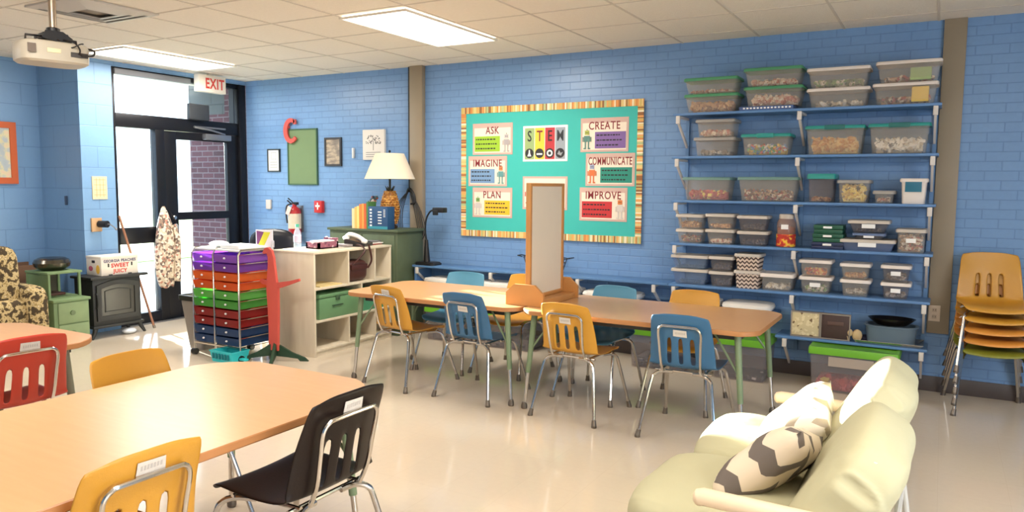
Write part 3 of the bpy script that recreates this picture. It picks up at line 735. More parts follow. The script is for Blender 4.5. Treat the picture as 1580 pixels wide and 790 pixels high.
tub(6.985, 7.182, R4, 1.21, 'clear tub with brown dotted pattern at the right end of the fourth shelf', lidg, k='brown', fill=1.1, tagm=1, group=wt, n=90, sz=.016, taper=.04)
# fifth shelf
w5 = 'small tubs in stacks on the fifth shelf'
chev = chevron_mat('brown chevron tub', (70, 50, 46), (214, 190, 170), .032, 1, .034, ('X', 'Z'))
for (a, b, za, zb, li, bo, k, f, l) in (
        (5.336, 5.642, R5, .828, lidg, clear_b, 'dark', .3, 'large bluish clear tub, lower left on the fifth shelf'),
        (5.332, 5.639, .830, .941, lidg, clear_b, 'dark', .3, 'large bluish clear tub, upper left on the fifth shelf'),
        (5.648, 5.848, R5, .823, lidg, smoke_p, 'dark', .8, 'small grey tub, lower of the second stack on the fifth shelf'),
        (5.645, 5.845, .825, .944, lidg, smoke_p, 'dark', .8, 'small grey tub, upper of the second stack on the fifth shelf'),
        (6.341, 6.576, R5, .827, white_lid, clear_p, 'green', .7, 'white-lidded tub with green and cream items, lower stack right of the middle bracket'),
        (6.336, 6.571, .829, .955, white_lid, clear_p, 'warm', .8, 'white-lidded tub of bright red and orange pieces, upper stack right of the middle bracket'),
        (6.630, 6.839, R5, .824, white_lid, clear_p, 'grey', .7, 'white-lidded tub of grey pieces, lower of the second to last stack'),
        (6.625, 6.834, .826, .944, white_lid, clear_p, 'wood', .6, 'white-lidded tub of tan pieces, upper of the second to last stack'),
        (6.904, 7.102, R5, .820, white_lid, smoke_p, 'grey', .7, 'white-lidded smoky tub, lower of the last stack on the fifth shelf'),
        (6.900, 7.098, .822, .946, white_lid, smoke_p, 'grey', .8, 'white-lidded smoky tub, upper of the last stack on the fifth shelf')):
    tub(a, b, za, zb, l, li, body=bo, k=k, fill=f, group=w5, n=44, sz=.015, taper=.14, depth=.21, tagm=1 if a > 6.89 or 'green and' in l else None)
for (za, zb, l) in ((R5, .843, 'lower'), (.845, .976, 'upper')):
    tub(5.85, 6.056, za, zb, 'brown zigzag patterned tub, %s of the pair on the fifth shelf' % l, lidg, solid=chev, k=None, group=w5, depth=.21)
tub(6.05, 6.305, R5, .832, 'white-lidded clear tub of pale scraps right of the zigzag tubs', white_lid, k='white', fill=.5, group=w5, n=30, lidh=.02)
# sixth shelf
t = thing('wooden_cassette_box', 'open hinged box on the lowest shelf, cream patterned half beside dark brown half', 'box', (6.5, -.17, .36))
tr = mat('grey brown trim', (150, 136, 122), .5)
T = Matrix.Translation((0, 0, 0))
MB().box(6.30, 6.505, -.265, -.235, .372, .552, .003).build('cream_panel', ramp_mat('cream speckle', 'voronoi', [(0, (206, 186, 140)), (.7, (222, 204, 160)), (.93, (120, 92, 60))], 55), t)
MB().box(6.512, 6.71, -.265, -.235, .372, .552, .003).build('brown_panel', mat('dark walnut', (70, 46, 42), .5, var=.15), t)
m = frame_mb(6.297, 6.508, .362, .556, -.27, -.225, .008, .008, .008, .008)
for v in m.bm.verts: v.co = Vector((v.co.y, v.co.x, v.co.z))
m.build('frame', tr, t)
m = frame_mb(6.510, 6.718, .362, .556, -.27, -.225, .008, .008, .008, .008)
for v in m.bm.verts: v.co = Vector((v.co.y, v.co.x, v.co.z))
m.build('frame', tr, t)
MB().box(6.56, 6.67, -.269, -.266, .47, .50, .001).build('moulding', mat('walnut mid', (96, 66, 56), .5), t)
t = thing('wooden_figure', 'small tan wooden figure with a round body on the lowest shelf', 'figurine', (6.745, -.27, .36))
MB().ell((6.765, -.25, .41), .035, .02, .045, 8, 14).build('body', mat('tan wood', (200, 168, 116), .6, var=.1), t)
MB().ell((6.715, -.255, .425), .022, .015, .028, 8, 12).build('head', mat('tan wood', (200, 168, 116), .6), t)
MB().tube([(6.70, -.26, .40), (6.71, -.26, .362)], .006, 6).tube([(6.76, -.26, .38), (6.76, -.26, .362)], .006, 6).build('leg', mat('tan wood', (200, 168, 116), .6), t)
MB().ell((6.815, -.17, .383), .045, .05, .022, 8, 12).build('cloth', mat('dark cloth', (36, 34, 60), .8)); tag(bpy.data.objects['cloth'], 'small dark navy cloth bundle beside the tan wooden figure', 'cloth')
silver = mat('brushed silver tray', (190, 188, 180), .25, metal=.9)
t = tag(MB().rings([[Vector((6.975+sx*a, -.185+sy*b, z)) for sx, sy in ((-1, -1), (1, -1), (1, 1), (-1, 1))] for a, b, z in ((.195, .105, .361), (.225, .13, .385), (.225, .13, .389), (.19, .10, .366))]).build('baking_tray', silver), 'silver metal baking tray under the grey basin on the lowest shelf', 'tray')
t = tag(MB().rings([[Vector((6.985+hx*math.copysign(abs(math.cos(a))**.6, math.cos(a)), -.175+hy*math.copysign(abs(math.sin(a))**.6, math.sin(a)), z)) for a in [2*PI*k/32 for k in range(32)]] for hx, hy, z in ((.13, .075, .368), (.158, .10, .372), (.170, .112, .49), (.180, .12, .492), (.180, .12, .50), (.160, .102, .50), (.145, .09, .385))]).build('basin', mat('blue grey plastic basin', (92, 112, 128), .4)), 'blue-grey plastic basin on the baking tray, lowest shelf', 'basin')
t = tag(MB().rings([[Vector((6.985+hx*math.cos(a), -.175+hy*math.sin(a), z)) for a in [2*PI*k/32 for k in range(32)]] for hx, hy, z in ((.10, .07, .50), (.155, .105, .545), (.160, .108, .55), (.155, .105, .548), (.10, .07, .506))]).build('metal_bowl', mat('dark steel bowl', (110, 96, 84), .22, metal=.95)), 'dark shiny metal bowl resting in the grey basin', 'bowl')
# big lime lid bins on the floor
def bigbin(x0, x1, y0, y1, z1, label, **k):
    return tub(x0, x1, 0, z1, label, lime_m, y0=y0, depth=y1-y0, lidh=.045, group='lime-lidded floor bins', name='storage_bin', taper=.06, **k)
big = mat('clear floor bin', (180, 174, 174), .25, alpha=.2)
bigbin(6.46, 7.06, -.47, -.05, .335, 'large clear floor bin with lime lid holding pinkish items, under the lowest shelf', body=big, k='red', fill=.35, n=40, sz=.04)
MB().box(6.60, 6.90, -.4625, -.4605, .20, .27).build('label_card', mat('faded label', (176, 158, 140), .7), bpy.data.objects['storage_bin'])
bigbin(5.74, 6.17, -.47, -.08, .33, 'clear floor bin with lime lid behind the right end of the far tables', body=big, k='grey', fill=.15, n=10)
bigbin(5.05, 5.55, -.47, -.08, .33, 'clear floor bin with lime lid behind the middle mustard chair', body=big, k='dark', fill=.4, n=10)
bigbin(3.58, 4.12, -.47, -.08, .33, 'clear floor bin with lime lid behind the left blue chair', body=big, k='dark', fill=.5, n=10)
bigbin(2.95, 3.50, -.47, -.08, .33, 'clear floor bin with lime lid behind the leftmost mustard chair', body=big, k='dark', fill=.5, n=10)
t = thing('wall_outlet', 'cream double socket low on the right brown column', 'socket', (7.255, -.03, .53))
bx('plate', mat('cream plastic plate', (222, 200, 176), .4), (7.217, 7.293, -.037, -.03, .53, .648), t, bev=.003)
MB().box(7.24, 7.27, -.040, -.036, .60, .628, .003).box(7.24, 7.27, -.040, -.036, .55, .578, .003).build('socket_face', mat('cream socket', (200, 176, 150), .4), t)
m = MB()
for z in (.564, .614):
    for x in (7.248, 7.262): m.box(x-.0015, x+.0015, -.0408, -.0398, z-.004, z+.006)
m.build('slot', black_m, t)

# ------------------------------------------------------------------ bulletin board
t = thing('bulletin_board', 'teal bulletin board with a striped tan and orange border on the blue wall', 'bulletin board', (4.04, 0, 1.0))
bx('panel', mat('teal paper', (48, 186, 176), .7, var=.03), (3.11, 4.965, -.02, -.001, 1.01, 2.245), t)
B0, B1, Z0, Z1 = 3.09, 4.98, .995, 2.255
stripe_m = [mat('border %d' % i, c, .7) for i, c in enumerate([(226, 196, 120), (214, 132, 60), (240, 226, 190), (150, 96, 50), (206, 176, 90), (176, 190, 130), (236, 160, 80)])]
rnd = random.Random(3); m = MB()
def stripes(a, b, fn):
    s = a
    while s < b-1e-6:
        e = min(b, s+rnd.uniform(.008, .018)); m.mi = rnd.randrange(7); fn(s, e); s = e
stripes(B0, B1, lambda s, e: m.box(s, e, -.026, -.018, Z1-.06, Z1))
stripes(B0, B1, lambda s, e: m.box(s, e, -.026, -.018, Z0, Z0+.06))
stripes(Z0+.06, Z1-.06, lambda s, e: m.box(B0, B0+.055, -.026, -.018, s, e))
stripes(Z0+.06, Z1-.06, lambda s, e: m.box(B1-.055, B1, -.026, -.018, s, e))
m.build('border', stripe_m, t, smooth=False)
GP = 'posters on the teal bulletin board'
pinkb = mat('dusty pink poster edge', (206, 170, 156), .7); cream = mat('cream poster', (236, 222, 200), .7); maroon = mat('maroon letters', (140, 30, 40), .6); inkm = mat('ink', (40, 40, 44), .7)
def robot(m_, cx, z0, s, hat):
    """a small generic tin robot drawing"""
    y = -.0305
    m_.mi = 0; m_.box(cx-.030*s, cx+.030*s, y, y+.001, z0+.07*s, z0+.125*s)
    m_.mi = 1; m_.lathe([(0, 0)], (0, 0, 0), 3) if False else None
    m_.box(cx-.022*s, cx+.022*s, y-.0004, y+.001, z0+.135*s, z0+.175*s)
    m_.mi = 0
    for sx in (-1, 1):
        m_.box(cx+sx*.016*s-.006*s, cx+sx*.016*s+.006*s, y, y+.001, z0+.012*s, z0+.07*s)
        m_.box(cx+sx*.022*s-.013*s, cx+sx*.022*s+.013*s, y, y+.001, z0, z0+.012*s)
        m_.box(cx+sx*.040*s-.005*s, cx+sx*.040*s+.005*s, y, y+.001, z0+.07*s, z0+.115*s)
    m_.mi = 2; m_.box(cx-.012*s, cx-.005*s, y-.001, y, z0+.15*s, z0+.16*s); m_.box(cx+.005*s, cx+.012*s, y-.001, y, z0+.15*s, z0+.16*s)
    m_.box(cx-.002*s, cx+.002*s, y, y+.001, z0+.175*s, z0+.19*s)
POST = [('ASK', 3.225, 3.675, 1.79, 2.10, (150, 196, 30), 'r', 'lime green', ((170, 160, 160), (190, 180, 180))),
        ('IMAGINE', 3.175, 3.615, 1.485, 1.785, (112, 152, 196), 'r', 'light blue', ((90, 150, 150), (230, 130, 70))),
        ('PLAN', 3.225, 3.675, 1.18, 1.48, (244, 184, 24), 'l', 'yellow', ((200, 190, 186), (130, 170, 90))),
        ('CREATE', 4.385, 4.845, 1.80, 2.11, (124, 90, 160), 'l', 'purple', ((80, 130, 120), (170, 180, 70))),
        ('COMMUNICATE', 4.44, 4.91, 1.495, 1.795, (24, 140, 120), 'l', 'dark green', ((226, 110, 50), (150, 160, 190))),
        ('IMPROVE', 4.385, 4.845, 1.18, 1.49, (206, 40, 44), 'r', 'red', ((210, 200, 190), (226, 120, 50)))]
for (wd_, a, b, z0, z1, col, side, cn, rc) in POST:
    t = thing('poster', 'small poster headed %s with a %s text box on the bulletin board' % (wd_, cn), 'poster', ((a+b)/2, -.022, z0), 0, GP)
    z0 += .004; z1 -= .004
    bx('backing', pinkb, (a, b, -.024, -.020, z0, z1), t)
    bx('sheet', cream, (a+.02, b-.02, -.026, -.024, z0+.018, z1-.045), t)
    text(wd_, .098, ((a+b)/2, -.0268, z1-.073), maroon, 'heading', t, off=.001, xs={'COMMUNICATE': .54, 'IMAGINE': .78, 'IMPROVE': .80, 'CREATE': .80}.get(wd_, .80))
    bw = (b-a-.04)*.70
    xa = a+.024 if side == 'r' else b-.024-bw
    bb = bx('text_box', mat('poster '+cn, col, .6), (xa, xa+bw, -.0275, -.026, z0+.03, z1-.125), t)
    hh = (z1-.125)-(z0+.03)
    for i in range(3):
        m = MB(); zz = z0+.03+hh*(.8-.3*i); l_ = bw*(.78 if i != 1 else .86)
        x_ = xa+.015
        while x_ < xa+l_: ww = rnd.uniform(.012, .03); m.box(x_, min(x_+ww, xa+bw-.01), -.0283, -.0275, zz-.006, zz+.006); x_ += ww+.008
        m.build('text_line', inkm, bb, smooth=False)
    m = MB(); robot(m, (b-.065) if side == 'r' else (a+.065), z0+.025, .95, 0)
    m.build('robot_drawing', [mat('robot '+cn+'0', rc[0], .6), mat('robot '+cn+'1', rc[1], .6), inkm], t, smooth=False)
# STEM poster
t = thing('poster', 'square poster spelling STEM in four coloured columns on the bulletin board', 'poster', (4.02, -.022, 1.73), 0, GP)
bx('sheet', paperwhite, (3.79, 4.255, -.024, -.020, 1.725, 2.055), t)
for i, (ch, c, k) in enumerate(zip('STEM', [(150, 176, 110), (240, 196, 40), (196, 44, 52), (150, 160, 170)], range(4))):
    xa = 3.81+i*.107; c_ = bx('letter_column', mat('stem col %d' % i, c, .6), (xa, xa+.10, -.026, -.024, 1.745, 2.035), t)
    text(ch, .14, (xa+.05, -.0268, 1.955), mat('deep letter %d' % i, [(28, 28, 32), (130, 24, 40), (40, 20, 24), (44, 50, 56)][i], .6), 'letter', t, off=.0015, xs=.72)
    m = MB(); m.lathe([(0.0, 0), (.045, 0), (.045, .001), (0, .001)], (0, 0, 0), 20)
    bmesh.ops.transform(m.bm, matrix=Matrix.Translation((xa+.05, -.0262, 1.80)) @ Matrix.Rotation(PI/2, 4, 'X'), verts=m.bm.verts); m.build('icon_disc', inkm, t)
    m = MB(); cx = xa+.05
    if i == 0: m.prism([(cx-.022, 1.772), (cx+.022, 1.772), (cx+.008, 1.80), (cx+.006, 1.832), (cx-.006, 1.832), (cx-.008, 1.80)], -.0285, -.0272, 'y')
    elif i == 1: m.prism([(cx-.03, 1.785), (cx+.03, 1.785), (cx+.03, 1.80), (cx-.03, 1.80)], -.0285, -.0272, 'y')
    elif i == 2:
        ring = [[Vector((cx+r*math.cos(a), y_, 1.80+r*math.sin(a))) for a in [2*PI*q/20 for q in range(20)]] for r, y_ in ((.030, -.0272), (.030, -.0285), (.016, -.0285), (.016, -.0272))]
        m.rings(ring, cap=False)
    else: m.prism([(cx-.028, 1.79), (cx-.01, 1.825), (cx+.005, 1.80), (cx+.03, 1.81), (cx+.01, 1.775)], -.0285, -.0272, 'y')
    m.build('icon', [paperwhite, paperwhite, paperwhite, mat('icon grey', (150, 156, 160), .6)][i], t)
t = thing('poster', 'poster mostly hidden behind the top of the table divider', 'poster', (4.02, -.022, 1.27), 0, GP)
bx('backing', pinkb, (3.79, 4.26, -.024, -.020, 1.275, 1.585), t); bx('sheet', cream, (3.81, 4.24, -.026, -.024, 1.295, 1.565), t)
m = MB(); robot(m, 3.86, 1.33, .95, 0); m.build('robot_drawing', [mat('robot hid0', (214, 90, 70), .6), mat('robot hid1', (150, 170, 80), .6), inkm], t, smooth=False)

# ------------------------------------------------------------------ frames and fittings on the wall left of the column
def picture(name, x0, x1, z0, z1, fm, im, label, bw=.012, d=.02, cat='picture'):
    t = thing(name, label, cat, ((x0+x1)/2, 0, z0), 0)
    m = frame_mb(x0, x1, z0, z1, -d, 0, bw, bw, bw, bw)
    for v in m.bm.verts: v.co = Vector((v.co.y, v.co.x, v.co.z))
    m.build('frame', fm, t)
    bx('picture_sheet', im, (x0+bw, x1-bw, -d*.6, -.001, z0+bw, z1-bw), t)
    return t
t = picture('picture_frame', .36, .56, 1.635, 1.90, black_m, paperwhite, 'small white print in a thin black frame, leftmost on the back wall', .014)
m = frame_mb(.42, .50, 1.78, 1.86, -.0135, -.012, .004, .004, .004, .004)
for v in m.bm.verts: v.co = Vector((v.co.y, v.co.x, v.co.z))
for i in range(3): m.box(.40, .52, -.0135, -.012, 1.745-i*.03, 1.752-i*.03)
m.build('drawing', mat('grey print', (120, 124, 130), .7), t)
picture('pin_board', .69, 1.15, 1.485, 2.12, mat('dark green frame', (48, 88, 56), .5), mat('green felt', (112, 138, 96), .9, var=.05), 'tall plain green board in a dark frame on the back wall', .014, cat='board')
t = picture('picture_frame', 1.26, 1.505, 1.695, 2.01, mat('dark frame', (50, 48, 50), .5), ramp_mat('faded photo', 'noise', [(0, (90, 84, 80)), (.45, (140, 128, 116)), (.6, (186, 166, 140)), (1, (120, 110, 104))], 9, stretch=(1, 1, 3), interp='LINEAR'), 'dark framed grey-brown picture right of the green board', .022)
t = tag(bx('canvas_print', mat('cream canvas', (226, 218, 208), .8), (1.825, 2.12, -.03, 0, 1.76, 2.078), bev=.002), 'white canvas with a grey branching design above the lamp shade', 'picture')
m = MB(); rn = random.Random(5)
for i in range(60):
    a = rn.uniform(0, PI); r = rn.uniform(.03, .11)
    cx, cz = 1.972+r*math.cos(a)*.95, 1.93+r*math.sin(a)*.9
    m.box(cx-.006, cx+.006, -.0315, -.030, cz-.004, cz+.004)
m.box(1.969, 1.975, -.0315, -.030, 1.86, 1.96)
for i in range(3): m.box(1.87, 2.07, -.0315, -.030, 1.835-i*.022, 1.84-i*.022)
m.build('tree_print', mat('grey tree ink', (110, 108, 106), .7), t)
# red letter C
m = MB(); pts = []
for k in range(25):
    a = math.radians(50+k*(270/24)); pts.append((.775+.088*math.cos(a), -.04, 2.10+.118*math.sin(a)))
rg = []
for k, p in enumerate(pts):
    a = math.radians(50+k*(270/24)); wv = .018+.012*math.sin(PI*k/24); nx, nz = math.cos(a), math.sin(a)
    rg.append([Vector((p[0]+nx*s*wv, y_, p[2]+nz*s*wv)) for s, y_ in ((-1, -.045), (1, -.045), (1, -.025), (-1, -.025))])
m.rings(rg); m.box(.815, .85, -.045, -.025, 2.17, 2.225).box(.70, .72, -.03, 0, 2.13, 2.16)
tag(m.build('letter_c', mat('coral red wood letter', (216, 76, 66), .5)), 'large coral red letter C hung over the corner of the green board', 'letter')
def wallplate(name, x0, x1, z0, z1, c, label, cat): return tag(bx(name, mat(name+' paint', c, .5), (x0, x1, -.025, 0, z0, z1), bev=.004), label, cat)
wallplate('light_switch', .325, .40, 1.20, 1.31, (206, 196, 186), 'cream switch plate on the blue wall beside the glass door', 'switch')
wallplate('thermostat', 1.665, 1.69, 1.78, 1.89, (214, 214, 214), 'thin white wall sensor between two pictures on the back wall', 'sensor')
t = thing('fire_alarm_pull', 'small red fire alarm pull station on the blue wall', 'fire alarm', (1.175, 0, 1.175))
bx('body', mat('alarm red', (206, 36, 34), .4), (1.12, 1.235, -.05, 0, 1.175, 1.31), t, bev=.006)
m = MB(); m.box(1.145, 1.21, -.056, -.048, 1.24, 1.262, .003).box(1.17, 1.185, -.056, -.048, 1.21, 1.29, .003); m.build('pull_handle', paperwhite, t)
# extinguisher
t = thing('fire_extinguisher', 'red fire extinguisher with white label hanging beside the door wall', 'fire extinguisher', (.86, -.09, .82))
MB().lathe([(0, 0), (.066, 0), (.072, .01), (.072, .36), (.055, .40), (.025, .42), (.025, .45), (0, .45)], (.86, -.09, .82), 24).build('cylinder', mat('extinguisher red', (180, 28, 34), .35), t)
MB().lathe([(.0735, .17), (.0735, .34)], (.86, -.09, .82), 24).build('label', mat('extinguisher label', (216, 200, 176), .6, var=.15, vscale=30), t)
MB().box(.83, .91, -.11, -.07, 1.26, 1.29, .004).tube([(.84, -.12, 1.27), (.80, -.14, 1.31)], .008, 6).tube([(.83, -.09, 1.29), (.79, -.12, 1.335)], .007, 6).build('valve_handle', black_m, t)
MB().tube([(.84, -.09, 1.27), (.775, -.12, 1.25), (.768, -.13, 1.16), (.785, -.13, 1.05)], .009, 8, 5).build('hose', black_m, t)
MB().prism([(.80, 1.16), (.85, 1.14), (.895, 1.23), (.84, 1.25)], -.172, -.168, 'y').build('inspection_tag', mat('tag paper', (226, 196, 186), .7), t)
MB().box(.81, .91, -.02, 0, .95, 1.25).build('wall_bracket', alu, t)

# cable down the left column
m = MB(); m.tube([(2.462, -.045, 2.695), (2.462, -.045, 2.2), (2.462, -.045, 1.45)], .010, 8).build('power_cable', rope_m)
cb = bpy.data.objects['power_cable']; tag(cb, 'black cable running down the brown column and looped in coils below', 'cable')
m = MB()
for k in range(5):
    x0 = 2.45+.012*k
    pts = [(2.47, -.075, 1.44), (2.40-.022*k, -.085-.004*k, 1.22), (2.42-.01*k, -.09, 1.0-.035*k), (2.53, -.09, .90-.02*k), (2.60+.022*k, -.09, 1.0), (2.56+.02*k, -.085, 1.22), (2.49, -.075, 1.43)]
    m.tube(pts, .0045, 6, 6)
m.tube([(2.45, -.08, 1.40), (2.50, -.10, 1.46), (2.56, -.10, 1.40), (2.57, -.10, 1.32), (2.52, -.1, 1.30)], .011, 8, 6)
m.build('cable_coil', rope_m, cb)
tag(MB().box(2.458, 2.470, -.075, 0, 1.42, 1.46).build('cable_hook', black_m), 'small black hook carrying the cable coils on the column side', 'hook')

# gooseneck document camera on bench
t = thing('gooseneck_lamp', 'black gooseneck camera lamp standing on the left end of the blue bench shelf', 'lamp', (2.80, -.2, .70))
MB().rings([[Vector((2.81+a*sx, -.2+b*sy, z)) for sx, sy in ((-1, -.8), (-.8, -1), (.8, -1), (1, -.8), (1, .8), (.8, 1), (-.8, 1), (-1, .8))] for a, b, z in ((.115, .085, .70), (.115, .085, .715), (.10, .07, .73))]).build('base', black_m, t)
MB().tube([(2.795, -.2, .73), (2.79, -.2, .95)], .02, 12, rr=(.034, .016)).build('stem', black_m, t)
MB().tube([(2.79, -.2, .94), (2.775, -.2, 1.05), (2.79, -.2, 1.16), (2.84, -.2, 1.235), (2.90, -.2, 1.25)], .009, 8, 6).build('gooseneck', black_m, t)
MB().box(2.885, 3.02, -.235, -.165, 1.225, 1.275, .008).box(2.90, 2.96, -.25, -.235, 1.20, 1.25, .004).build('head', black_m, t)

# wire baskets behind the divider
t = thing('wire_basket', 'black wire basket on the blue bench behind the table divider', 'basket', (4.13, -.16, .70))
m = MB()
for z, rx, ry in ((.705, .17, .09), (.75, .185, .10), (.80, .20, .11), (.84, .22, .12)):
    m.tube([(4.11+rx*math.cos(a), -.16+ry*math.sin(a), z) for a in [2*PI*k/24 for k in range(25)]], .003, 5)
for k in range(24):
    a = 2*PI*k/24; m.tube([(4.11+.17*math.cos(a), -.16+.09*math.sin(a), .705), (4.11+.22*math.cos(a), -.16+.12*math.sin(a), .84)], .002, 4)
m.build('wire_mesh', black_m, t)
for sx in (-1, 1): MB().tube([(4.11+sx*.22, -.2, .84), (4.11+sx*.27, -.2, .848), (4.11+sx*.27, -.12, .848), (4.11+sx*.22, -.12, .84)], .005, 6).build('handle', black_m, t)

# ------------------------------------------------------------------ sage cabinet, lamp and books behind the cubby
t = thing('green_cabinet', 'worn green painted cabinet behind the cubby, under the pineapple lamp', 'cabinet', (2.2, -.28, 0))
MB().box(1.78, 2.66, -.50, -.08, .08, 1.03, .004).box(1.76, 2.68, -.52, -.07, 1.03, 1.055, .004).box(1.80, 2.64, -.48, -.1, 0, .08).build('body', mat('distressed green paint', (80, 94, 68), .6, var=.3, vscale=5), t)
for a, b in ((1.81, 2.21), (2.23, 2.63)):
    d_ = MB().box(a, b, -.512, -.50, .12, 1.0, .003).build('door', mat('distressed green door', (86, 102, 74), .6, var=.3, vscale=7), t)
    MB().ell(((b-.03 if a < 2 else a+.03), -.525, .6), .012, .014, .012, 6, 10).build('knob', black_m, d_)
LX, LY = 2.41, -.30
t = thing('pineapple_lamp', 'table lamp with a golden pineapple base and cream tapered shade', 'table lamp', (LX, LY, 1.055))
prof = []
for k in range(17):
    s = k/16; prof.append((.030+.058*math.sin(PI*(.12+.80*s))**.7*(1.05-.25*s), .045+.335*s))
m = MB(); seg = 24
for i in range(14):
    for k in range(12):
        s = (i+.5)/14; r = .030+.058*math.sin(PI*(.12+.80*s))**.7*(1.05-.25*s); a = 2*PI*(k+(i % 2)*.5)/12
        c = (LX+r*math.cos(a), LY+r*math.sin(a), 1.055+.045+.335*s)
        m.ell(c, .018*r/.08, .018*r/.08, .014, 5, 7)
m.lathe(prof, (LX, LY, 1.055), seg)
m.build('pineapple_body', ramp_mat('pineapple gold brown', 'noise', [(0, (96, 56, 26)), (.45, (170, 104, 36)), (.6, (214, 156, 70)), (1, (236, 190, 110))], 40, rough=.35, interp='LINEAR'), t)
MB().lathe([(.07, 0), (.075, .01), (.07, .03), (.045, .045), (.04, .06)], (LX, LY, 1.055), 24).build('base', mat('bronze', (80, 56, 36), .4, metal=.5), t)
m = MB()
for k in range(9):
    a = 2*PI*k/9
    m.tube([(LX+.02*math.cos(a), LY+.02*math.sin(a), 1.425), (LX+.035*math.cos(a), LY+.035*math.sin(a), 1.46), (LX+.05*math.cos(a), LY+.05*math.sin(a), 1.485)], .01, 6, rr=(.012, .002))
m.tube([(LX, LY, 1.42), (LX, LY, 1.57)], .012, 8); m.build('leaf_crown', mat('dark leaf bronze', (50, 50, 36), .5), t)
MB().lathe([(.252, 1.553-1.055), (.25, 1.553-1.055), (.142, 1.805-1.055), (.145, 1.808-1.055), (.255, 1.553-1.055)], (LX, LY, 1.055), 40).build('lamp_shade', mat('cream linen shade', (238, 220, 192), .8, bump=.1, bscale=300), t)
MB().tube([(LX, LY, 1.57), (LX, LY, 1.82)], .004, 6).ell((LX, LY, 1.83), .012, .012, .014, 6, 10).tube([(LX-.14, LY, 1.80), (LX+.14, LY, 1.80)], .003, 5).build('finial', black_m, t)
# jar of knick-knacks beside the pineapple
t = thing('glass_jar', 'small glass jar with dark trinkets next to the pineapple lamp base', 'jar', (2.22, -.33, 1.055))
MB().lathe([(.05, 0), (.055, .01), (.055, .12), (.042, .15), (.045, .16)], (2.22, -.33, 1.055), 20).build('body', clear_p, t)
m = MB(); rn = random.Random(9)
for k in range(26):
    a = rn.random()*6.3; r = rn.random()*.05; m.ell((2.22+r*math.cos(a), -.33+r*math.sin(a), 1.22+rn.random()*.16), .022, .022, .022, 5, 7)
m.lathe([(0, .01), (.04, .01), (.035, .15), (0, .15)], (2.22, -.33, 1.055), 12)
m.build('trinkets', ramp_mat('trinkets', 'voronoi', [(0, (60, 60, 90)), (.35, (200, 90, 60)), (.6, (226, 220, 214)), (.8, (70, 110, 120))], 45), t)
# books and folders standing at the front
bookcols = [(238, 206, 150), (240, 180, 90), (244, 214, 120), (236, 120, 40), (238, 150, 60), (214, 90, 40), (70, 130, 70)]
names = ['cream', 'pale orange', 'light yellow', 'bright orange', 'orange', 'rust orange', 'dark green']
x = 2.085
for k, (c, nm) in enumerate(zip(bookcols, names)):
    w_ = [.035, .03, .03, .032, .03, .03, .022][k]; h_ = [.20, .215, .225, .245, .25, .25, .27][k]
    t = thing('book', '%s book standing upright on the green cabinet, %s' % (nm, ['leftmost of the row', 'second in the row', 'third in the row', 'middle of the row', 'fifth in the row', 'sixth in the row', 'last before the blue magazine file'][k]), 'book', (x+w_/2, -.46, 1.055), 0, 'books standing on the green cabinet')
    z_ = 1.055
    MB().box(x+.001, x+.004, -.50, -.38, z_, z_+h_).box(x+w_-.004, x+w_-.001, -.50, -.38, z_, z_+h_).box(x+.001, x+w_-.001, -.505, -.50, z_, z_+h_).build('cover', mat('book '+nm, c, .5), t)
    MB().box(x+.004, x+w_-.004, -.499, -.385, z_+.003, z_+h_-.004).build('pages', paper, t)
    x += w_+.0005
t = thing('magazine_file', 'blue and white patterned file box at the right of the books', 'file box', (2.42, -.44, 1.055))
MB().box(x+.005, x+.25, -.51, -.40, 1.056, 1.28, .002).build('box', mat('teal blue file', (28, 74, 122), .5), t)
m = MB()
for r_ in range(6):
    m.box(x+.028, x+.052, -.5125, -.51, 1.085+r_*.031, 1.10+r_*.031)
for r_ in range(5):
    m.box(x+.13, x+.175, -.5125, -.51, 1.11+r_*.028, 1.12+r_*.028); m.box(x+.20, x+.222, -.5125, -.51, 1.18+r_*.016, 1.186+r_*.016)
m.build('pattern', paperwhite, t, smooth=False)
MB().box(x+.005, x+.25, -.512, -.51, 1.058, 1.085).build('lower_band', mat('teal band', (40, 140, 160), .5), t)
for k, (nm, c, dx, dz, r) in enumerate((('red', (190, 60, 60), 0, 0, 8), ('white', (222, 216, 210), .02, .012, -6), ('grey', (120, 120, 126), -.01, .024, 14))):
    m = MB(); T = Matrix.Translation((2.38+dx, -.62, .915+dz)) @ Matrix.Rotation(math.radians(r), 4, 'Z'); m.box(-.12, .12, -.08, .08, 0, .010, T=T)
    tag(m.build('folder', mat('folder '+nm, c, .6)), '%s flat folder in the small pile at the far end of the cubby top, %s' % (nm, ['bottom', 'middle', 'top'][k]), 'folder', 'folder pile')

# ------------------------------------------------------------------ cubby shelf
cx0, cx1, cy0, cy1 = 2.12, 2.63, -1.60, -.56
t = thing('cubby_shelf', 'birch plywood open cubby shelf standing behind the far left table', 'shelf', ((cx0+cx1)/2, (cy0+cy1)/2, 0))
th = .02
MB().box(cx0, cx1, cy0, cy0+th, 0, .895, .002).build('side_panel', birch, t); MB().box(cx0, cx1, cy1-th, cy1, 0, .895, .002).build('side_panel', birch, t)
MB().box(cx0, cx1+.004, cy0-.004, cy1+.004, .895, .914, .003).build('top', birch, t)
MB().box(cx0, cx0+.012, cy0+th, cy1-th, .04, .895).build('back_panel', birch, t)
for z in (.065, .315, .600): MB().box(cx0+.012, cx1, cy0+th, cy1-th, z-.018, z, .002).build('shelf_board', birch, t)
MB().box(cx1-.03, cx1-.012, cy0+th, cy1-th, 0, .047).build('kick_board', birch, t)
for a, z0, z1 in ((-1.165, .6, .895), (-.80, .6, .895), (-.99, .315, .582), (-1.165, .065, .297), (-.80, .065, .297)):
    MB().box(cx0+.012, cx1, a-.009, a+.009, z0, z1).build('divider', birch, t)
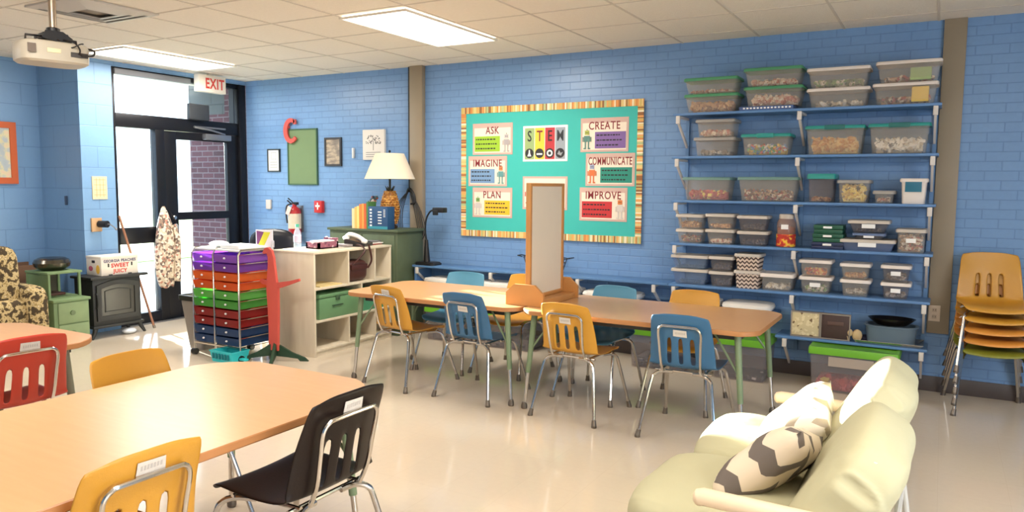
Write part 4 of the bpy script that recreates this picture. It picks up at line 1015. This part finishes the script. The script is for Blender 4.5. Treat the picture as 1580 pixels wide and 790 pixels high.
t = thing('tool_box', 'green metal box on the middle shelf of the birch cubby', 'box', (2.45, -1.15, .315))
gm = mat('mint green metal', (104, 152, 104), .45, var=.06)
MB().box(2.28, 2.61, -1.52, -1.005, .315, .50, .008).build('body', gm, t); MB().box(2.275, 2.615, -1.525, -1.003, .502, .535, .008).build('lid', gm, t)
MB().box(2.61, 2.62, -1.32, -1.27, .47, .51, .002).box(2.61, 2.62, -1.36, -1.23, .42, .43).build('latch', mat('dark latch', (60, 90, 64), .5), t)
t = thing('green_crate', 'green plastic crate in the middle right bay of the cubby', 'crate', (2.45, -.78, .315))
MB().box(2.30, 2.60, -.96, -.62, .315, .325).box(2.30, 2.31, -.96, -.62, .325, .50).box(2.59, 2.60, -.96, -.62, .325, .50).box(2.30, 2.60, -.96, -.95, .325, .50).box(2.30, 2.60, -.63, -.62, .325, .50).build('body', mat('teal green crate', (70, 150, 110), .5), t)
MB().box(2.595, 2.604, -.90, -.70, .44, .47, .003).build('handle', mat('dark crate handle', (50, 110, 80), .5), t)
t = thing('handbag', 'brown leather bag hanging by its strap in the upper middle cubby bay', 'bag', (2.55, -.99, .60))
bgm = mat('brown leather', (74, 32, 28), .45, var=.15)
MB().ell((2.50, -.99, .70), .10, .145, .10, 10, 20, e=.5).build('body', bgm, t)
MB().tube([(2.60, -1.08, .76), (2.655, -.98, .88), (2.60, -.96, .93), (2.52, -.93, .932)], .008, 8, 6).tube([(2.64, -.90, .94), (2.655, -.88, .80), (2.61, -.88, .72)], .009, 8, 6).build('strap', bgm, t)
MB().box(2.58, 2.608, -1.10, -.88, .71, .76, .006).build('flap', bgm, t)
t = tag(MB().box(2.35, 2.60, -1.50, -1.22, .601, .610).build('paper_stack', mat('yellowed paper', (222, 196, 130), .8)), 'thin yellowish paper stack in the upper left cubby bay', 'papers')
# things on top of the cubby
CT = .9145
t = thing('telephone', 'black desk telephone with a white handset on the cubby top', 'telephone', (2.45, -.83, CT))
T = Matrix.Translation((2.46, -.84, CT)) @ Matrix.Rotation(math.radians(20), 4, 'Z')
m = MB(); m.prism([(-.10, 0), (.10, 0), (.10, .03), (-.10, .075)], -.10, .12, 'y', T); m.build('base', mat('black phone', (40, 36, 38), .4), t)
m = MB()
for i in range(4):
    for j in range(3): m.box(-.03+.028*i, -.012+.028*i, -.01+.03*j, .01+.03*j, .055-.006*i, .062-.006*i, T=T)
m.build('keypad', mat('grey keys', (90, 88, 90), .5), t)
m = MB(); m.tube([T @ Vector(p) for p in ((-.09, -.075, .085), (-.05, -.08, .115), (.03, -.08, .095), (.09, -.075, .055))], .02, 10, 6); m.ell(T @ Vector((-.09, -.075, .08)), .032, .03, .024).ell(T @ Vector((.09, -.075, .05)), .032, .03, .024)
m.build('handset', mat('white handset', (238, 236, 234), .35), t)
t = thing('water_bottle', 'clear plastic water bottle with green cap on the near cubby corner', 'bottle', (2.28, -1.44, CT))
MB().lathe([(.030, 0), (.033, .006), (.033, .05), (.030, .06), (.033, .07), (.033, .13), (.028, .155), (.013, .19), (.013, .205)], (2.28, -1.44, CT), 20).build('body', mat('bottle plastic', (214, 224, 232), .1, alpha=.35), t)
MB().lathe([(.0335, .065), (.0335, .125)], (2.28, -1.44, CT), 20).build('label', mat('bottle label', (206, 196, 220), .6), t)
MB().lathe([(.016, .20), (.016, .225), (0, .226)], (2.28, -1.44, CT), 14).build('cap', mat('mint cap', (70, 190, 150), .4), t)
t = thing('tissue_box', 'dusky pink patterned box of papers beside the water bottle', 'box', (2.34, -1.22, CT))
pk = ramp_mat('pink pattern', 'voronoi', [(0, (150, 84, 104)), (.6, (206, 170, 176)), (.85, (110, 60, 84))], 40)
MB().box(2.27, 2.43, -1.33, -1.31, CT, CT+.055).box(2.27, 2.43, -1.10, -1.08, CT, CT+.09).box(2.27, 2.29, -1.33, -1.08, CT, CT+.06).box(2.41, 2.43, -1.33, -1.08, CT, CT+.06).box(2.27, 2.43, -1.33, -1.08, CT, CT+.01).build('box', pk, t)
MB().box(2.295, 2.405, -1.305, -1.105, CT+.012, CT+.07).build('paper_insert', paperwhite, t)
tag(MB().box(2.30, 2.50, -1.04, -.96, CT, CT+.02, .003).build('stapler', mat('grey stapler', (150, 140, 140), .5)), 'low grey desk item between the pink box and the telephone', 'stapler')
t = tag(MB().box(2.22, 2.46, -1.06, -.90, CT, CT+.004).build('loose_papers', paperwhite), 'loose white papers on the cubby top under the grey desk item', 'papers')
t.location.z += 0; bpy.data.objects['stapler'].location.z += .005
tag(MB().ell((2.25, -1.30+.26, CT+.052), .02, .02, .045, 8, 12).build('figurine', mat('white ceramic', (226, 220, 214), .4)), 'tiny white ornament behind the grey desk item on the cubby', 'ornament')
# black office chair behind the cubby
t = thing('office_chair', 'black rounded office chair behind the coloured drawer cart', 'chair', (1.08, -.62, 0), math.radians(20))
lea = mat('black leatherette', (26, 26, 34), .3)
m = MB(); m.ell((0, 0, .83), .27, .05, .19, 12, 24, e=.7); L(m, 'backrest', lea, t)
m = MB(); m.ell((0, -.28, .47), .25, .25, .05, 10, 24, e=.6); L(m, 'seat', lea, t)
L(MB().tube([(0, .02, .75), (0, .06, .55), (0, -.1, .42)], .02, 8, 4), 'back_support', black_m, t)
L(MB().tube([(0, -.25, .08), (0, -.25, .43)], .025, 12), 'column', black_m, t)
for k in range(5):
    a = 2*PI*k/5+.3; e_ = Vector((.25*math.cos(a), -.25+.25*math.sin(a), .065))
    lg = L(MB().tube([(0, -.25, .09), e_], .016, 8), 'leg', black_m, t); L(MB().ell(e_-Vector((0, 0, .037)), .02, .02, .028, 8, 10), 'caster', black_m, lg)
for sx in (-1, 1): L(MB().tube([(sx*.24, -.02, .66), (sx*.28, -.12, .68), (sx*.28, -.35, .67), (sx*.24, -.3, .5)], .018, 8, 4), 'armrest', black_m, t)

# ------------------------------------------------------------------ coloured drawer cart
X0, X1, Y0, Y1 = 1.63, 2.21, -2.04, -1.66
t = thing('drawer_cart', 'rolling chrome cart with two columns of rainbow coloured plastic drawers', 'cart', ((X0+X1)/2, (Y0+Y1)/2, 0))
m = MB()
XM = X0+.27
for x in (X0, XM, X1):
    m.tube([(x, Y0, .055), (x, Y0, .90), (x, Y0+.03, .94), (x, Y1-.03, .94), (x, Y1, .90), (x, Y1, .055)], .0085, 10, 0)
m.box(X0, X1, Y0-.006, Y0+.006, .105, .117).box(X0, X1, Y1-.006, Y1+.006, .105, .117)
m.tube([(X0, Y1, .93), (X1, Y1, .93)], .007, 8)
m.build('frame', chrome, t)
MB().box(X0+.01, X1-.01, Y0+.02, Y1-.02, .925, .94, .002).build('top_tray', mat('white tray', (226, 226, 224), .4), t)
cols = [('blue', (48, 86, 140)), ('blue', (46, 84, 138)), ('red', (176, 40, 40)), ('red', (176, 40, 40)), ('green', (86, 176, 70)), ('green', (110, 196, 88)), ('orange', (232, 106, 44)), ('orange', (236, 122, 50)), ('purple', (146, 80, 190)), ('purple', (166, 100, 206))]
def tplastic(nm, c):
    if nm in _m: return _m[nm]
    m_ = mat(nm, c, .25); nt = m_.node_tree; b = nt.nodes['Principled BSDF']; out_ = nt.nodes['Material Output']
    tl = nt.nodes.new('ShaderNodeBsdfTranslucent'); tl.inputs[0].default_value = tuple(min(1, k*1.3+.02) for k in lin(c))+(1,)
    ms = nt.nodes.new('ShaderNodeMixShader'); ms.inputs[0].default_value = .55
    nt.links.new(b.outputs[0], ms.inputs[1]); nt.links.new(tl.outputs[0], ms.inputs[2]); nt.links.new(ms.outputs[0], out_.inputs[0]); return m_
knobm = mat('white knob', (230, 224, 224), .4)
for ci, (a, b) in enumerate(((X0+.012, XM-.012), (XM+.012, X1-.012))):
    for r in range(10):
        z0 = .125+r*.0785; z1 = z0+.066; nm, c = cols[r]
        m = MB()   # open box drawer
        m.rings([[Vector((x, y, z)) for x, y in ((a+q, Y0-.004+q), (b-q, Y0-.004+q), (b-q, Y1+.0-q), (a+q, Y1+.0-q))] for q, z in ((.012, z0+.002), (.006, z0), (.0, z1-.006), (-.003, z1-.006), (-.003, z1), (.004, z1), (.010, z0+.004), )], cap=True)
        d_ = m.build('drawer', tplastic('drawer '+str(r), c), t, ang=30)
        d_['label'] = 'translucent %s drawer' % nm
        MB().ell(((a+b)/2, Y0-.012, (z0+z1)/2+.004), .011, .010, .009, 6, 10).build('knob', knobm, d_)
for x in (X0, XM, X1):
    rails = MB()
    for r in range(11):
        z = .118+r*.0785; rails.box(x-.004, x+.004, Y0, Y1, z-.004, z+.002)
    rails.build('rail', chrome, t)
for x in (X0, XM, X1):
    for y in (Y0, Y1):
        c_ = MB().tube([(x-.022, y, .028), (x+.022, y, .028)], .027, 14).build('caster', black_m, t)
# papers / wire on top of the cart
tag(MB().box(1.92, 2.15, -1.98, -1.76, .941, .975, .006).build('paper_tray', mat('white plastic tray', (232, 232, 232), .4)), 'white plastic tray lying on top of the drawer cart', 'tray')
m = MB(); m.ell((1.76, -1.86, .968), .09, .08, .028, 8, 14); tag(m.build('crumpled_bag', mat('white plastic bag', (222, 226, 226), .4, bump=.5, bscale=25)), 'crumpled white plastic bag on the left top of the drawer cart', 'bag')
t = thing('hanging_card', 'white and purple card with a yellow wedge propped on the cart corner', 'card', (2.14, -1.70, .94))
T = Matrix.Translation((2.15, -1.70, .942)) @ Matrix.Rotation(math.radians(12), 4, 'Z')
MB().box(-.085, .085, -.004, .004, 0, .155, T=T).build('card_back', mat('white card', (232, 226, 236), .6), t)
MB().prism([(-.06, .02), (.0, .02), (.065, .135), (.0, .135)], -.007, -.004, 'y', T).build('yellow_wedge', mat('acid yellow', (214, 206, 30), .6), t)
MB().prism([(-.075, .01), (-.06, .02), (.0, .135), (-.075, .145)], -.006, -.004, 'y', T).build('purple_area', mat('purple print', (120, 50, 110), .6), t)
t = tag(MB().tube([(2.215, -1.66, .945), (2.235, -1.68, 1.0), (2.25, -1.71, .93), (2.255, -1.71, .62)], .008, 8, 5).build('umbrella_strap', mat('striped strap', (190, 190, 200), .6)), 'pale twisted strap hanging down beside the red stand', 'strap')
# dustpan under cart
cy = mat('cyan plastic', (40, 200, 206), .35)
t = thing('toy_basket', 'bright cyan plastic basket on the floor under the drawer cart', 'basket', (2.06, -2.06, 0))
m = MB(); m.rings([[Vector((x, y, z)) for x, y in ((1.97-q, -2.13-q), (2.21+q, -2.13-q), (2.21+q, -1.97+q), (1.97-q, -1.97+q))] for q, z in ((-.012, .003), (0, .0), (.012, .085), (.018, .087), (.018, .095), (.006, .095), (-.006, .01))])
m.build('body', cy, t)
m = MB()
for i in range(6): m.box(1.985+i*.037, 2.005+i*.037, -2.148, -2.138, .03, .075)
m.build('slots', mat('dark cyan', (16, 120, 130), .5), t, smooth=False)
MB().box(2.225, 2.30, -2.07, -2.03, .02, .04, .006).build('handle', cy, t)

# red stand with green feet -------------------------------------------------------
t = thing('wooden_stand', 'tall curved red wooden stand with a side arm and dark green feet', 'stand', (2.42, -1.85, 0))
redw = mat('coral red wood', (212, 78, 64), .5, var=.06); grw = mat('dark green wood', (26, 62, 40), .5, var=.1)
Bd = [(2.352, .09), (2.455, .09), (2.462, .25), (2.470, .45), (2.470, .62), (2.452, .70), (2.438, .80), (2.428, .88), (2.405, .94), (2.362, .965), (2.325, .955), (2.300, .915), (2.315, .905), (2.345, .915), (2.362, .885), (2.362, .82), (2.352, .74), (2.340, .66), (2.338, .60), (2.348, .45), (2.355, .3)]
m = MB(); m.prism(Bd, -1.862, -1.838, 'y'); m.build('body', redw, t, ang=20)
MB().prism([(2.455, .625), (2.455, .672), (2.60, .694), (2.715, .722), (2.72, .702), (2.62, .668), (2.50, .630)], -1.860, -1.842, 'y').build('arm', redw, t)
MB().prism([(2.35, .64), (2.35, .68), (2.27, .69), (2.255, .672), (2.28, .65)], -1.858, -1.844, 'y').build('arm', redw, t)
for a in (-52, 28, 150, 215):
    T = Matrix.Translation((2.41, -1.85, 0)) @ Matrix.Rotation(math.radians(a), 4, 'Z')
    MB().prism([(0, .16), (.05, .135), (.15, .075), (.26, .03), (.29, .0), (.22, .0), (.20, .022), (.10, .035), (0, .045)], -.012-.0001*a, .012-.0001*a, 'y', T).build('foot', grw, t)

# trash can ---------------------------------------------------------------
t = thing('trash_can', 'tall grey rectangular waste bin with black rim left of the drawer cart', 'waste bin', (1.42, -1.72, 0))
def rr(cx, cy, hx, hy, z, r=.03):
    p = []
    for sx, sy, a0 in ((1, 1, 0), (-1, 1, 90), (-1, -1, 180), (1, -1, 270)):
        for i in range(5):
            a = math.radians(a0+22.5*i); p.append(Vector((cx+sx*(hx-r)+r*math.cos(a), cy+sy*(hy-r)+r*math.sin(a), z)))
    return p
MB().rings([rr(1.46, -1.75, .10, .15, 0), rr(1.46, -1.75, .145, .20, .48), rr(1.46, -1.75, .135, .19, .48), rr(1.46, -1.75, .095, .145, .02)]).build('body', mat('taupe grey bin', (132, 122, 114), .45, var=.05), t)
MB().rings([rr(1.46, -1.75, .146, .201, .445), rr(1.46, -1.75, .155, .21, .445), rr(1.46, -1.75, .157, .212, .49), rr(1.46, -1.75, .138, .193, .49)], cap=False).build('liner', mat('black bin liner', (24, 24, 28), .3), t)

# ------------------------------------------------------------------ stove, peach box, broom, jacket
sx0, sx1, sy0, sy1 = -.02, .33, -2.16, -1.63
sx0 = .01
t = thing('stove_heater', 'black cast iron style stove heater beside the glass door', 'stove', (.17, -1.9, 0))
MB().box(sx0, sx1-.02, sy0+.02, sy1-.02, .12, .575, .006).build('body', iron_m, t)
MB().box(sx0, sx1+.025, sy0-.02, sy1+.04, .575, .60, .006).build('top_plate', iron_m, t)
MB().box(sx0, sx1, sy0+.005, sy1-.005, .10, .125, .004).build('base_plate', iron_m, t)
def arch(y0, y1, z0, z1, rise, n=9):
    return [(y0, z0), (y1, z0), (y1, z1-rise)]+[(y1-(y1-y0)*k/n, z1-rise+rise*math.sin(PI*k/n)) for k in range(1, n)]+[(y0, z1-rise)]
m = MB(); A_ = arch(sy0+.05, sy1-.05, .17, .555, .04); B_ = arch(sy0+.095, sy1-.095, .215, .51, .03)
def ringof(o_, x): return [Vector((x, u, v)) for u, v in o_]
m.rings([ringof(A_, sx1-.02), ringof(A_, sx1), ringof(B_, sx1), ringof(B_, sx1-.015)], cap=False)
dd = m.build('door', iron_m, t)
MB().prism(B_, sx1-.018, sx1-.012, 'x').build('door_glass', mat('smoky stove glass', (58, 56, 52), .25), dd)
m = MB(); C_ = arch(sy0+.13, sy1-.13, .25, .475, .02); D_ = arch(sy0+.138, sy1-.138, .258, .467, .02)
m.rings([ringof(C_, sx1-.012), ringof(C_, sx1-.006), ringof(D_, sx1-.006), ringof(D_, sx1-.012)], cap=False); m.build('door_moulding', iron_m, dd)
MB().tube([(sx1, sy0+.035, .30), (sx1+.03, sy0+.035, .32), (sx1+.03, sy0+.035, .42), (sx1, sy0+.035, .44)], .008, 8, 4).build('handle', iron_m, t)
for x, y in ((sx1-.03, sy0+.04), (sx1-.03, sy1-.04), (sx0+.04, sy0+.04), (sx0+.04, sy1-.04)):
    ey = -.03 if y < -1.9 else .03
    MB().tube([(x, y, .11), (x+.005, y+ey*.4, .07), (x+.01, y+ey, .035), (x+.015, y+ey*1.6, .0)], .02, 8, 4, rr=(.026, .013)).build('leg', iron_m, t)
t = tag(MB().ell((.30, -1.78, .03), .06, .07, .03, 8, 12).build('crumpled_wrap', mat('silver plastic wrap', (200, 206, 214), .25, bump=.8, bscale=25)), 'crumpled shiny plastic wrap on the floor under the stove', 'wrapper')
t = thing('peach_box', 'white fruit carton with red lettering sitting on the black stove', 'box', (.17, -1.88, .60))
bxm = mat('white carton', (226, 214, 200), .7, var=.03)
qx0, qx1, qy0, qy1 = .06, .30, -2.04, -1.66
MB().box(qx0, qx1, qy0, qy1, .60, .775, .002).build('carton', bxm, t)
MB().box(qx0-.003, qx1+.003, qy0-.003, qy1+.003, .76, .785, .002).build('lid', bxm, t)
text('GEORGIA PEACHES', .038, (qx1+.0015, -1.85, .737), mat('navy print', (60, 66, 110), .6), 'lettering', t, '+x', off=.0012, xs=.92)
text('SWEET', .055, (qx1+.0015, -1.85, .690), mat('print red', (206, 50, 40), .6), 'lettering', t, '+x', off=.002)
text('JUICY', .05, (qx1+.0015, -1.85, .636), mat('print red', (206, 50, 40), .6), 'lettering', t, '+x', off=.002)
m = MB(); m.box(qx1, qx1+.0015, -1.975, -1.96, .68, .715).box(qx1, qx1+.0015, -1.735, -1.72, .68, .715).box(qx1, qx1+.0015, -1.97, -1.93, .60, .61).box(qx1, qx1+.0015, -1.77, -1.73, .60, .61); m.box(.15, .20, qy0-.0015, qy0, .72, .745); m.build('hand_hole', black_m, t, smooth=False)
m = MB(); m.ell((.245, qy0-.001, .66), .03, .002, .045, 8, 16); m.build('peach_print', mat('peach yellow', (236, 180, 50), .6), t)
m = MB(); m.ell((.13, qy0-.001, .665), .035, .002, .025, 8, 16); m.build('label_print', mat('label magenta', (190, 80, 100), .6), t)
t = thing('broom_handle', 'thin wooden broom handle leaning against the door frame', 'broom', (.247, -1.47, 0))
MB().tube([(.247, -1.471, .012), (.012, -1.655, 1.16)], .012, 10).build('pole', mat('varnished broom wood', (150, 96, 66), .5, var=.15), t)
MB().tube([(.250, -1.469, 0), (.243, -1.474, .03)], .014, 10).build('tip', dullmetal, t)
# jacket hanging on the door
camo_l = ramp_mat('pale camouflage cloth', 'voronoi', [(0, (206, 190, 166)), (.35, (150, 126, 108)), (.55, (228, 214, 196)), (.75, (110, 92, 84)), (.9, (190, 130, 110))], 42, rough=.9)
t = thing('camouflage_jacket', 'pale camouflage jacket hanging from the door handle', 'jacket', (.05, -1.15, .40))
m = MB(); prof = [(1.235, .012, .010), (1.21, .030, .022), (1.15, .055, .035), (1.05, .085, .05), (.95, .108, .055), (.80, .12, .055), (.65, .115, .055), (.52, .10, .05), (.42, .085, .045), (.385, .075, .04)]
rg = []
for z, hy, hx in prof:
    s = (1.235-z); rg.append([Vector((.055+hx*math.cos(a)*(1+.18*math.sin(5*a+z*7)), -1.17+.01*math.sin(z*9)+hy*math.sin(a)*(1+.10*math.sin(4*a+z*5)), z+.015*math.sin(3*a))) for a in [2*PI*k/28 for k in range(28)]])
m.rings(rg); m.build('body', camo_l, t, ang=180)
MB().tube([(.10, -1.10, 1.05), (.125, -1.07, .90), (.12, -1.075, .62), (.11, -1.08, .44)], .035, 10, 4, rr=(.025, .038)).build('sleeve', camo_l, t, ang=180)
MB().tube([(.03, -1.01, 1.06), (.05, -1.08, 1.17), (.055, -1.165, 1.235)], .004, 6, 4).build('hang_loop', black_m, t)

# sharpener, calendar, hook
t = thing('pencil_sharpener', 'black crank pencil sharpener on a small wooden block on the pale blue pilaster', 'pencil sharpener', (0, -1.88, 1.0))
MB().box(0, .02, -1.945, -1.84, 1.01, 1.145, .003).build('wood_block', mat('tan wood block', (196, 152, 106), .6, var=.08), t)
MB().tube([(.02, -1.87, 1.085), (.11, -1.84, 1.085)], .034, 16).build('barrel', black_m, t)
MB().tube([(.11, -1.84, 1.085), (.135, -1.83, 1.085), (.14, -1.80, 1.06), (.16, -1.79, 1.04)], .006, 6).ell((.165, -1.788, 1.035), .012, .012, .012, 6, 8).build('crank', alu, t)
t = tag(MB().box(0, .008, -1.915, -1.765, 1.33, 1.555).build('wall_calendar', mat('cream calendar', (230, 200, 154), .8)), 'small cream paper chart on the pale blue pilaster', 'chart')
m = MB()
for i in range(4): m.box(.008, .009, -1.90, -1.78, 1.37+i*.05, 1.374+i*.05)
for i in range(3): m.box(.008, .009, -1.875+.035*i, -1.872+.035*i, 1.35, 1.54)
m.build('grid_lines', mat('tan lines', (190, 140, 90), .8), t, smooth=False)
tag(MB().box(-.27, -.255, -2.035, -2.01, 1.27, 1.36, .003).build('wall_hook', mat('dark hook', (50, 70, 100), .5)), 'small dark hook on the recessed blue wall', 'hook')
# orange framed picture on the left wall
t = thing('picture_frame', 'picture in a bright orange wooden frame at the left edge of the photo', 'picture', (-.7, -2.55, 1.47))
m = frame_mb(-2.95, -2.245, 1.475, 2.075, -.70, -.672, .06, .06, .06, .06); m.build('frame', mat('orange wood frame', (206, 88, 34), .5, var=.06), t)
bx('picture_sheet', ramp_mat('pastel art', 'noise', [(0, (150, 170, 186)), (.45, (176, 186, 190)), (.55, (214, 206, 160)), (.7, (226, 190, 170))], 14, interp='LINEAR'), (-.70, -.682, -2.89, -2.305, 1.535, 2.015), t)

# green shelf cabinet and bowl -------------------------------------------------------
t = thing('green_side_cabinet', 'sage green two-drawer cabinet between the armchair and the stove', 'cabinet', (.3, -2.35, 0))
gx0, gx1, gy0, gy1 = -.02, .42, -2.56, -2.24
MB().box(gx0, gx1-.012, gy0, gy1, .03, .415, .003).box(gx0, gx1+.01, gy0-.012, gy1+.01, .415, .44, .005).build('body', sage_wood, t)
for z0, z1 in ((.215, .405), (.045, .205)):
    d_ = MB().box(gx1-.012, gx1, gy0+.035, gy1-.012, z0, z1, .003).build('drawer', mat('faded green drawer', (128, 152, 104), .6, var=.15, vscale=9), t)
    MB().tube([(gx1, -2.40, (z0+z1)/2), (gx1+.012, -2.40, (z0+z1)/2)], .022, 12).build('knob', mat('dull green knob', (98, 118, 78), .5), d_)
for x in (gx0+.03, gx1-.04):
    for y in (gy0+.03, gy1-.03): MB().box(x-.015, x+.015, y-.015, y+.015, 0, .03).build('foot', sage_wood, t)
t = thing('green_open_stand', 'small open sage green shelf stand on top of the green cabinet', 'shelf', (.2, -2.4, .44))
hx0, hx1, hy0, hy1 = -.02, .34, -2.56, -2.265
MB().box(hx0, hx1+.012, hy0-.01, hy1+.01, .665, .685, .004).build('top', sage_wood, t)
MB().box(hx0, hx1, hy0, hy1, .44, .452).build('bottom', sage_wood, t)
for x in (hx0, hx1-.02):
    for y in (hy0, hy1-.02): MB().box(x, x+.02, y, y+.02, .452, .665).build('post', sage_wood, t)
MB().box(hx0, hx0+.006, hy0+.02, hy1-.02, .452, .665).build('back_panel', mat('dark back', (70, 66, 50), .7), t)
MB().box(hx0+.02, hx1-.02, hy0+.005, hy0+.011, .452, .665).build('side_slat', sage_wood, t)
tag(MB().box(.03, .20, -2.50, -2.33, .452, .475, .003).build('box', mat('dark brown box', (84, 44, 36), .5)), 'small dark brown box inside the green open stand', 'box')
m = MB(); m.lathe([(0, 0), (.09, .0), (.145, .035), (.155, .07), (.14, .10), (.11, .115), (.10, .113), (.0, .105)], (.14, -2.41, .685), 32)
tag(m.build('metal_bowl', mat('tarnished pewter bowl', (96, 92, 84), .22, metal=.95, var=.2)), 'round tarnished metal bowl on the green open stand', 'bowl')
# wooden crate and armchair
t = thing('wooden_crate', 'weathered wooden crate behind the camouflage armchair', 'crate', (-.35, -2.3, 0))
cw = mat('weathered crate wood', (118, 84, 62), .8, var=.2)
for z0, z1 in ((.02, .18), (.20, .36), (.38, .54), (.56, .70)):
    MB().box(-.32, -.305, -2.76, -2.2, z0, z1).build('slat', cw, t); MB().box(-.67, -.655, -2.76, -2.2, z0, z1).build('slat', cw, t)
    MB().box(-.655, -.32, -2.76, -2.745, z0, z1).build('end_slat', cw, t)
for y in (-2.75, -2.22): MB().box(-.305, -.285, y-.02, y+.02, 0, .72).build('post', mat('green grey post', (90, 104, 78), .7), t)
camo = ramp_mat('tan woodland camouflage', 'noise', [(0, (70, 56, 36)), (.44, (110, 90, 52)), (.49, (196, 172, 120)), (.60, (150, 124, 66)), (.66, (206, 188, 150))], 24, rough=.95)
t = thing('camouflage_armchair', 'bulky camouflage print armchair at the left edge of the photo', 'armchair', (.1, -3.0, 0))
def cush(c, r, nm, par, m_, e=.45, rot=None, wr=0):
    mm = MB(); mm.ell(c, r[0], r[1], r[2], 14, 28, e=e, T=rot)
    if wr:
        for v in mm.bm.verts:
            n_ = noise.noise(v.co*9)*wr; v.co += (v.co-Vector(c)).normalized()*n_
    return mm.build(nm, m_, par, ang=180)
cush((.26, -3.14, .66), (.15, .335, .29), 'backrest', t, camo, .35, Matrix.Rotation(math.radians(-4), 3, 'Y'))
cush((.22, -3.14, .36), (.30, .36, .14), 'seat', t, camo, .35)
cush((.22, -2.755, .33), (.36, .085, .27), 'armrest', t, camo, .35)
cush((.22, -3.50, .33), (.36, .085, .27), 'armrest', t, camo, .35)
MB().box(-.10, .52, -3.50, -2.72, .04, .28, .03).build('base', camo, t)

# ------------------------------------------------------------------ sofa
t = thing('futon_loveseat', 'pale sage futon loveseat with wooden arms in the lower right of the photo', 'sofa', (6.85, -3.45, 0))
YA, YBk = -4.08, -2.80
for y in (YA, YBk):
    a_ = MB().tube([(6.665, y, .545), (6.675, y, .55), (7.18, y, .54)], .027, 14).build('armrest', paleoak, t)
    MB().ell((6.665, y, .5455), .020, .026, .026, 8, 14).build('arm_end', paleoak, a_)
    yy = y+(.0)
    MB().tube([(6.80, yy, .535), (6.76, yy, 0.01)], .013, 10).build('leg', mat('white steel tube', (210, 206, 196), .35), t)
    MB().tube([(7.14, yy, .535), (7.22, yy, 0.01)], .013, 10).build('leg', mat('white steel tube', (210, 206, 196), .35), t)
m = MB(); wst = mat('white steel tube', (210, 206, 196), .35)
m.tube([(6.775, YA, .24), (6.775, YBk, .24)], .013, 8).tube([(7.18, YA, .27), (7.18, YBk, .27)], .013, 8)
for k in range(7): m.tube([(6.55+.0*k, YA+.09+k*.185, .28), (6.95, YA+.09+k*.185, .25), (7.14, YA+.09+k*.185, .72)], .007, 6, 4)
m.build('slat_frame', wst, t)
def lobe(cx, cy, cz, rx, ry, rz, ang, nm, wr, e=.5, sd=0, sag=0):
    m = MB(); R = Matrix.Rotation(math.radians(ang), 3, 'Y'); m.ell((0, 0, 0), rx, ry, rz, 64, 110, e=e)
    for v in m.bm.verts:
        p = v.co.copy(); q = p.normalized()
        edge = min(1, (abs(p.y)/ry)**4+(abs(p.x)/max(rx, .2))**3*.3+max(0, -p.z/rz)*.35)
        w1 = 1-abs(noise.noise(Vector((p.x*5+sd, p.y*9+p.z*14, p.z*4-p.y*5))))*2.4
        w2 = noise.noise(Vector((p.x*4+sd, p.y*3.2, p.z*3.2)))
        v.co += q*(max(w1, 0)**3*wr*.55*edge+w2*wr)
        v.co = R @ v.co+Vector((cx, cy, cz))
    return m.build(nm, futon, t, ang=180)
lobe(6.715, -3.13, .375, .30, .31, .105, 4, 'seat_cushion', .018, sd=1)
lobe(6.705, -3.75, .375, .32, .33, .105, 4, 'seat_cushion', .018, sd=5)
lobe(7.045, -3.10, .575, .10, .32, .245, 31, 'back_cushion', .03, sd=9)
lobe(7.05, -3.72, .54, .11, .345, .245, 31, 'back_cushion', .03, sd=13)
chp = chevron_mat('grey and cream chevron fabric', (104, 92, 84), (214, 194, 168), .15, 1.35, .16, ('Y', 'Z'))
chp_sunlit = chevron_mat('sunlit chevron fabric', (176, 160, 136), (240, 228, 206), .15, 1.35, .16, ('Y', 'Z'))  # same fabric as the near pillow, sunlight painted in as paler colours
def pillow(c, s, tilt, yaw, m_, label, th=.075, roll=0):
    m = MB(); n = 18; verts = {}
    for side in (1, -1):
        for i in range(n+1):
            for j in range(n+1):
                u, v = -1+2*i/n, -1+2*j/n
                if side == -1 and (i in (0, n) or j in (0, n)): verts[(side, i, j)] = verts[(1, i, j)]; continue
                h = th*((1-u**4)*(1-v**4))**.5*(1+.15*noise.noise(Vector((u*2, v*2, side))))
                pinch = 1-.07*(1-abs(u))*(abs(v))-.07*(1-abs(v))*abs(u)
                verts[(side, i, j)] = m.bm.verts.new(Vector((side*h, u*s*pinch*(1 if abs(v) < 1 else 1), v*s*pinch)))
    for side in (1, -1):
        for i in range(n):
            for j in range(n):
                f = [verts[(side, i, j)], verts[(side, i+1, j)], verts[(side, i+1, j+1)], verts[(side, i, j+1)]]
                m.bm.faces.new(f if side == 1 else f[::-1])
    o = m.build('throw_pillow', m_, keep=True, ang=180); o.location = c
    o.rotation_mode = 'ZYX'
    o.rotation_euler = (math.radians(roll), math.radians(tilt), math.radians(yaw))
    return tag(o, label, 'pillow', 'zigzag pillows on the sofa')
pillow((6.80, -3.23, .545), .185, 44, 8, chp_sunlit, 'zigzag patterned pillow on the far half of the sofa, sunlight painted into its colours', roll=8)
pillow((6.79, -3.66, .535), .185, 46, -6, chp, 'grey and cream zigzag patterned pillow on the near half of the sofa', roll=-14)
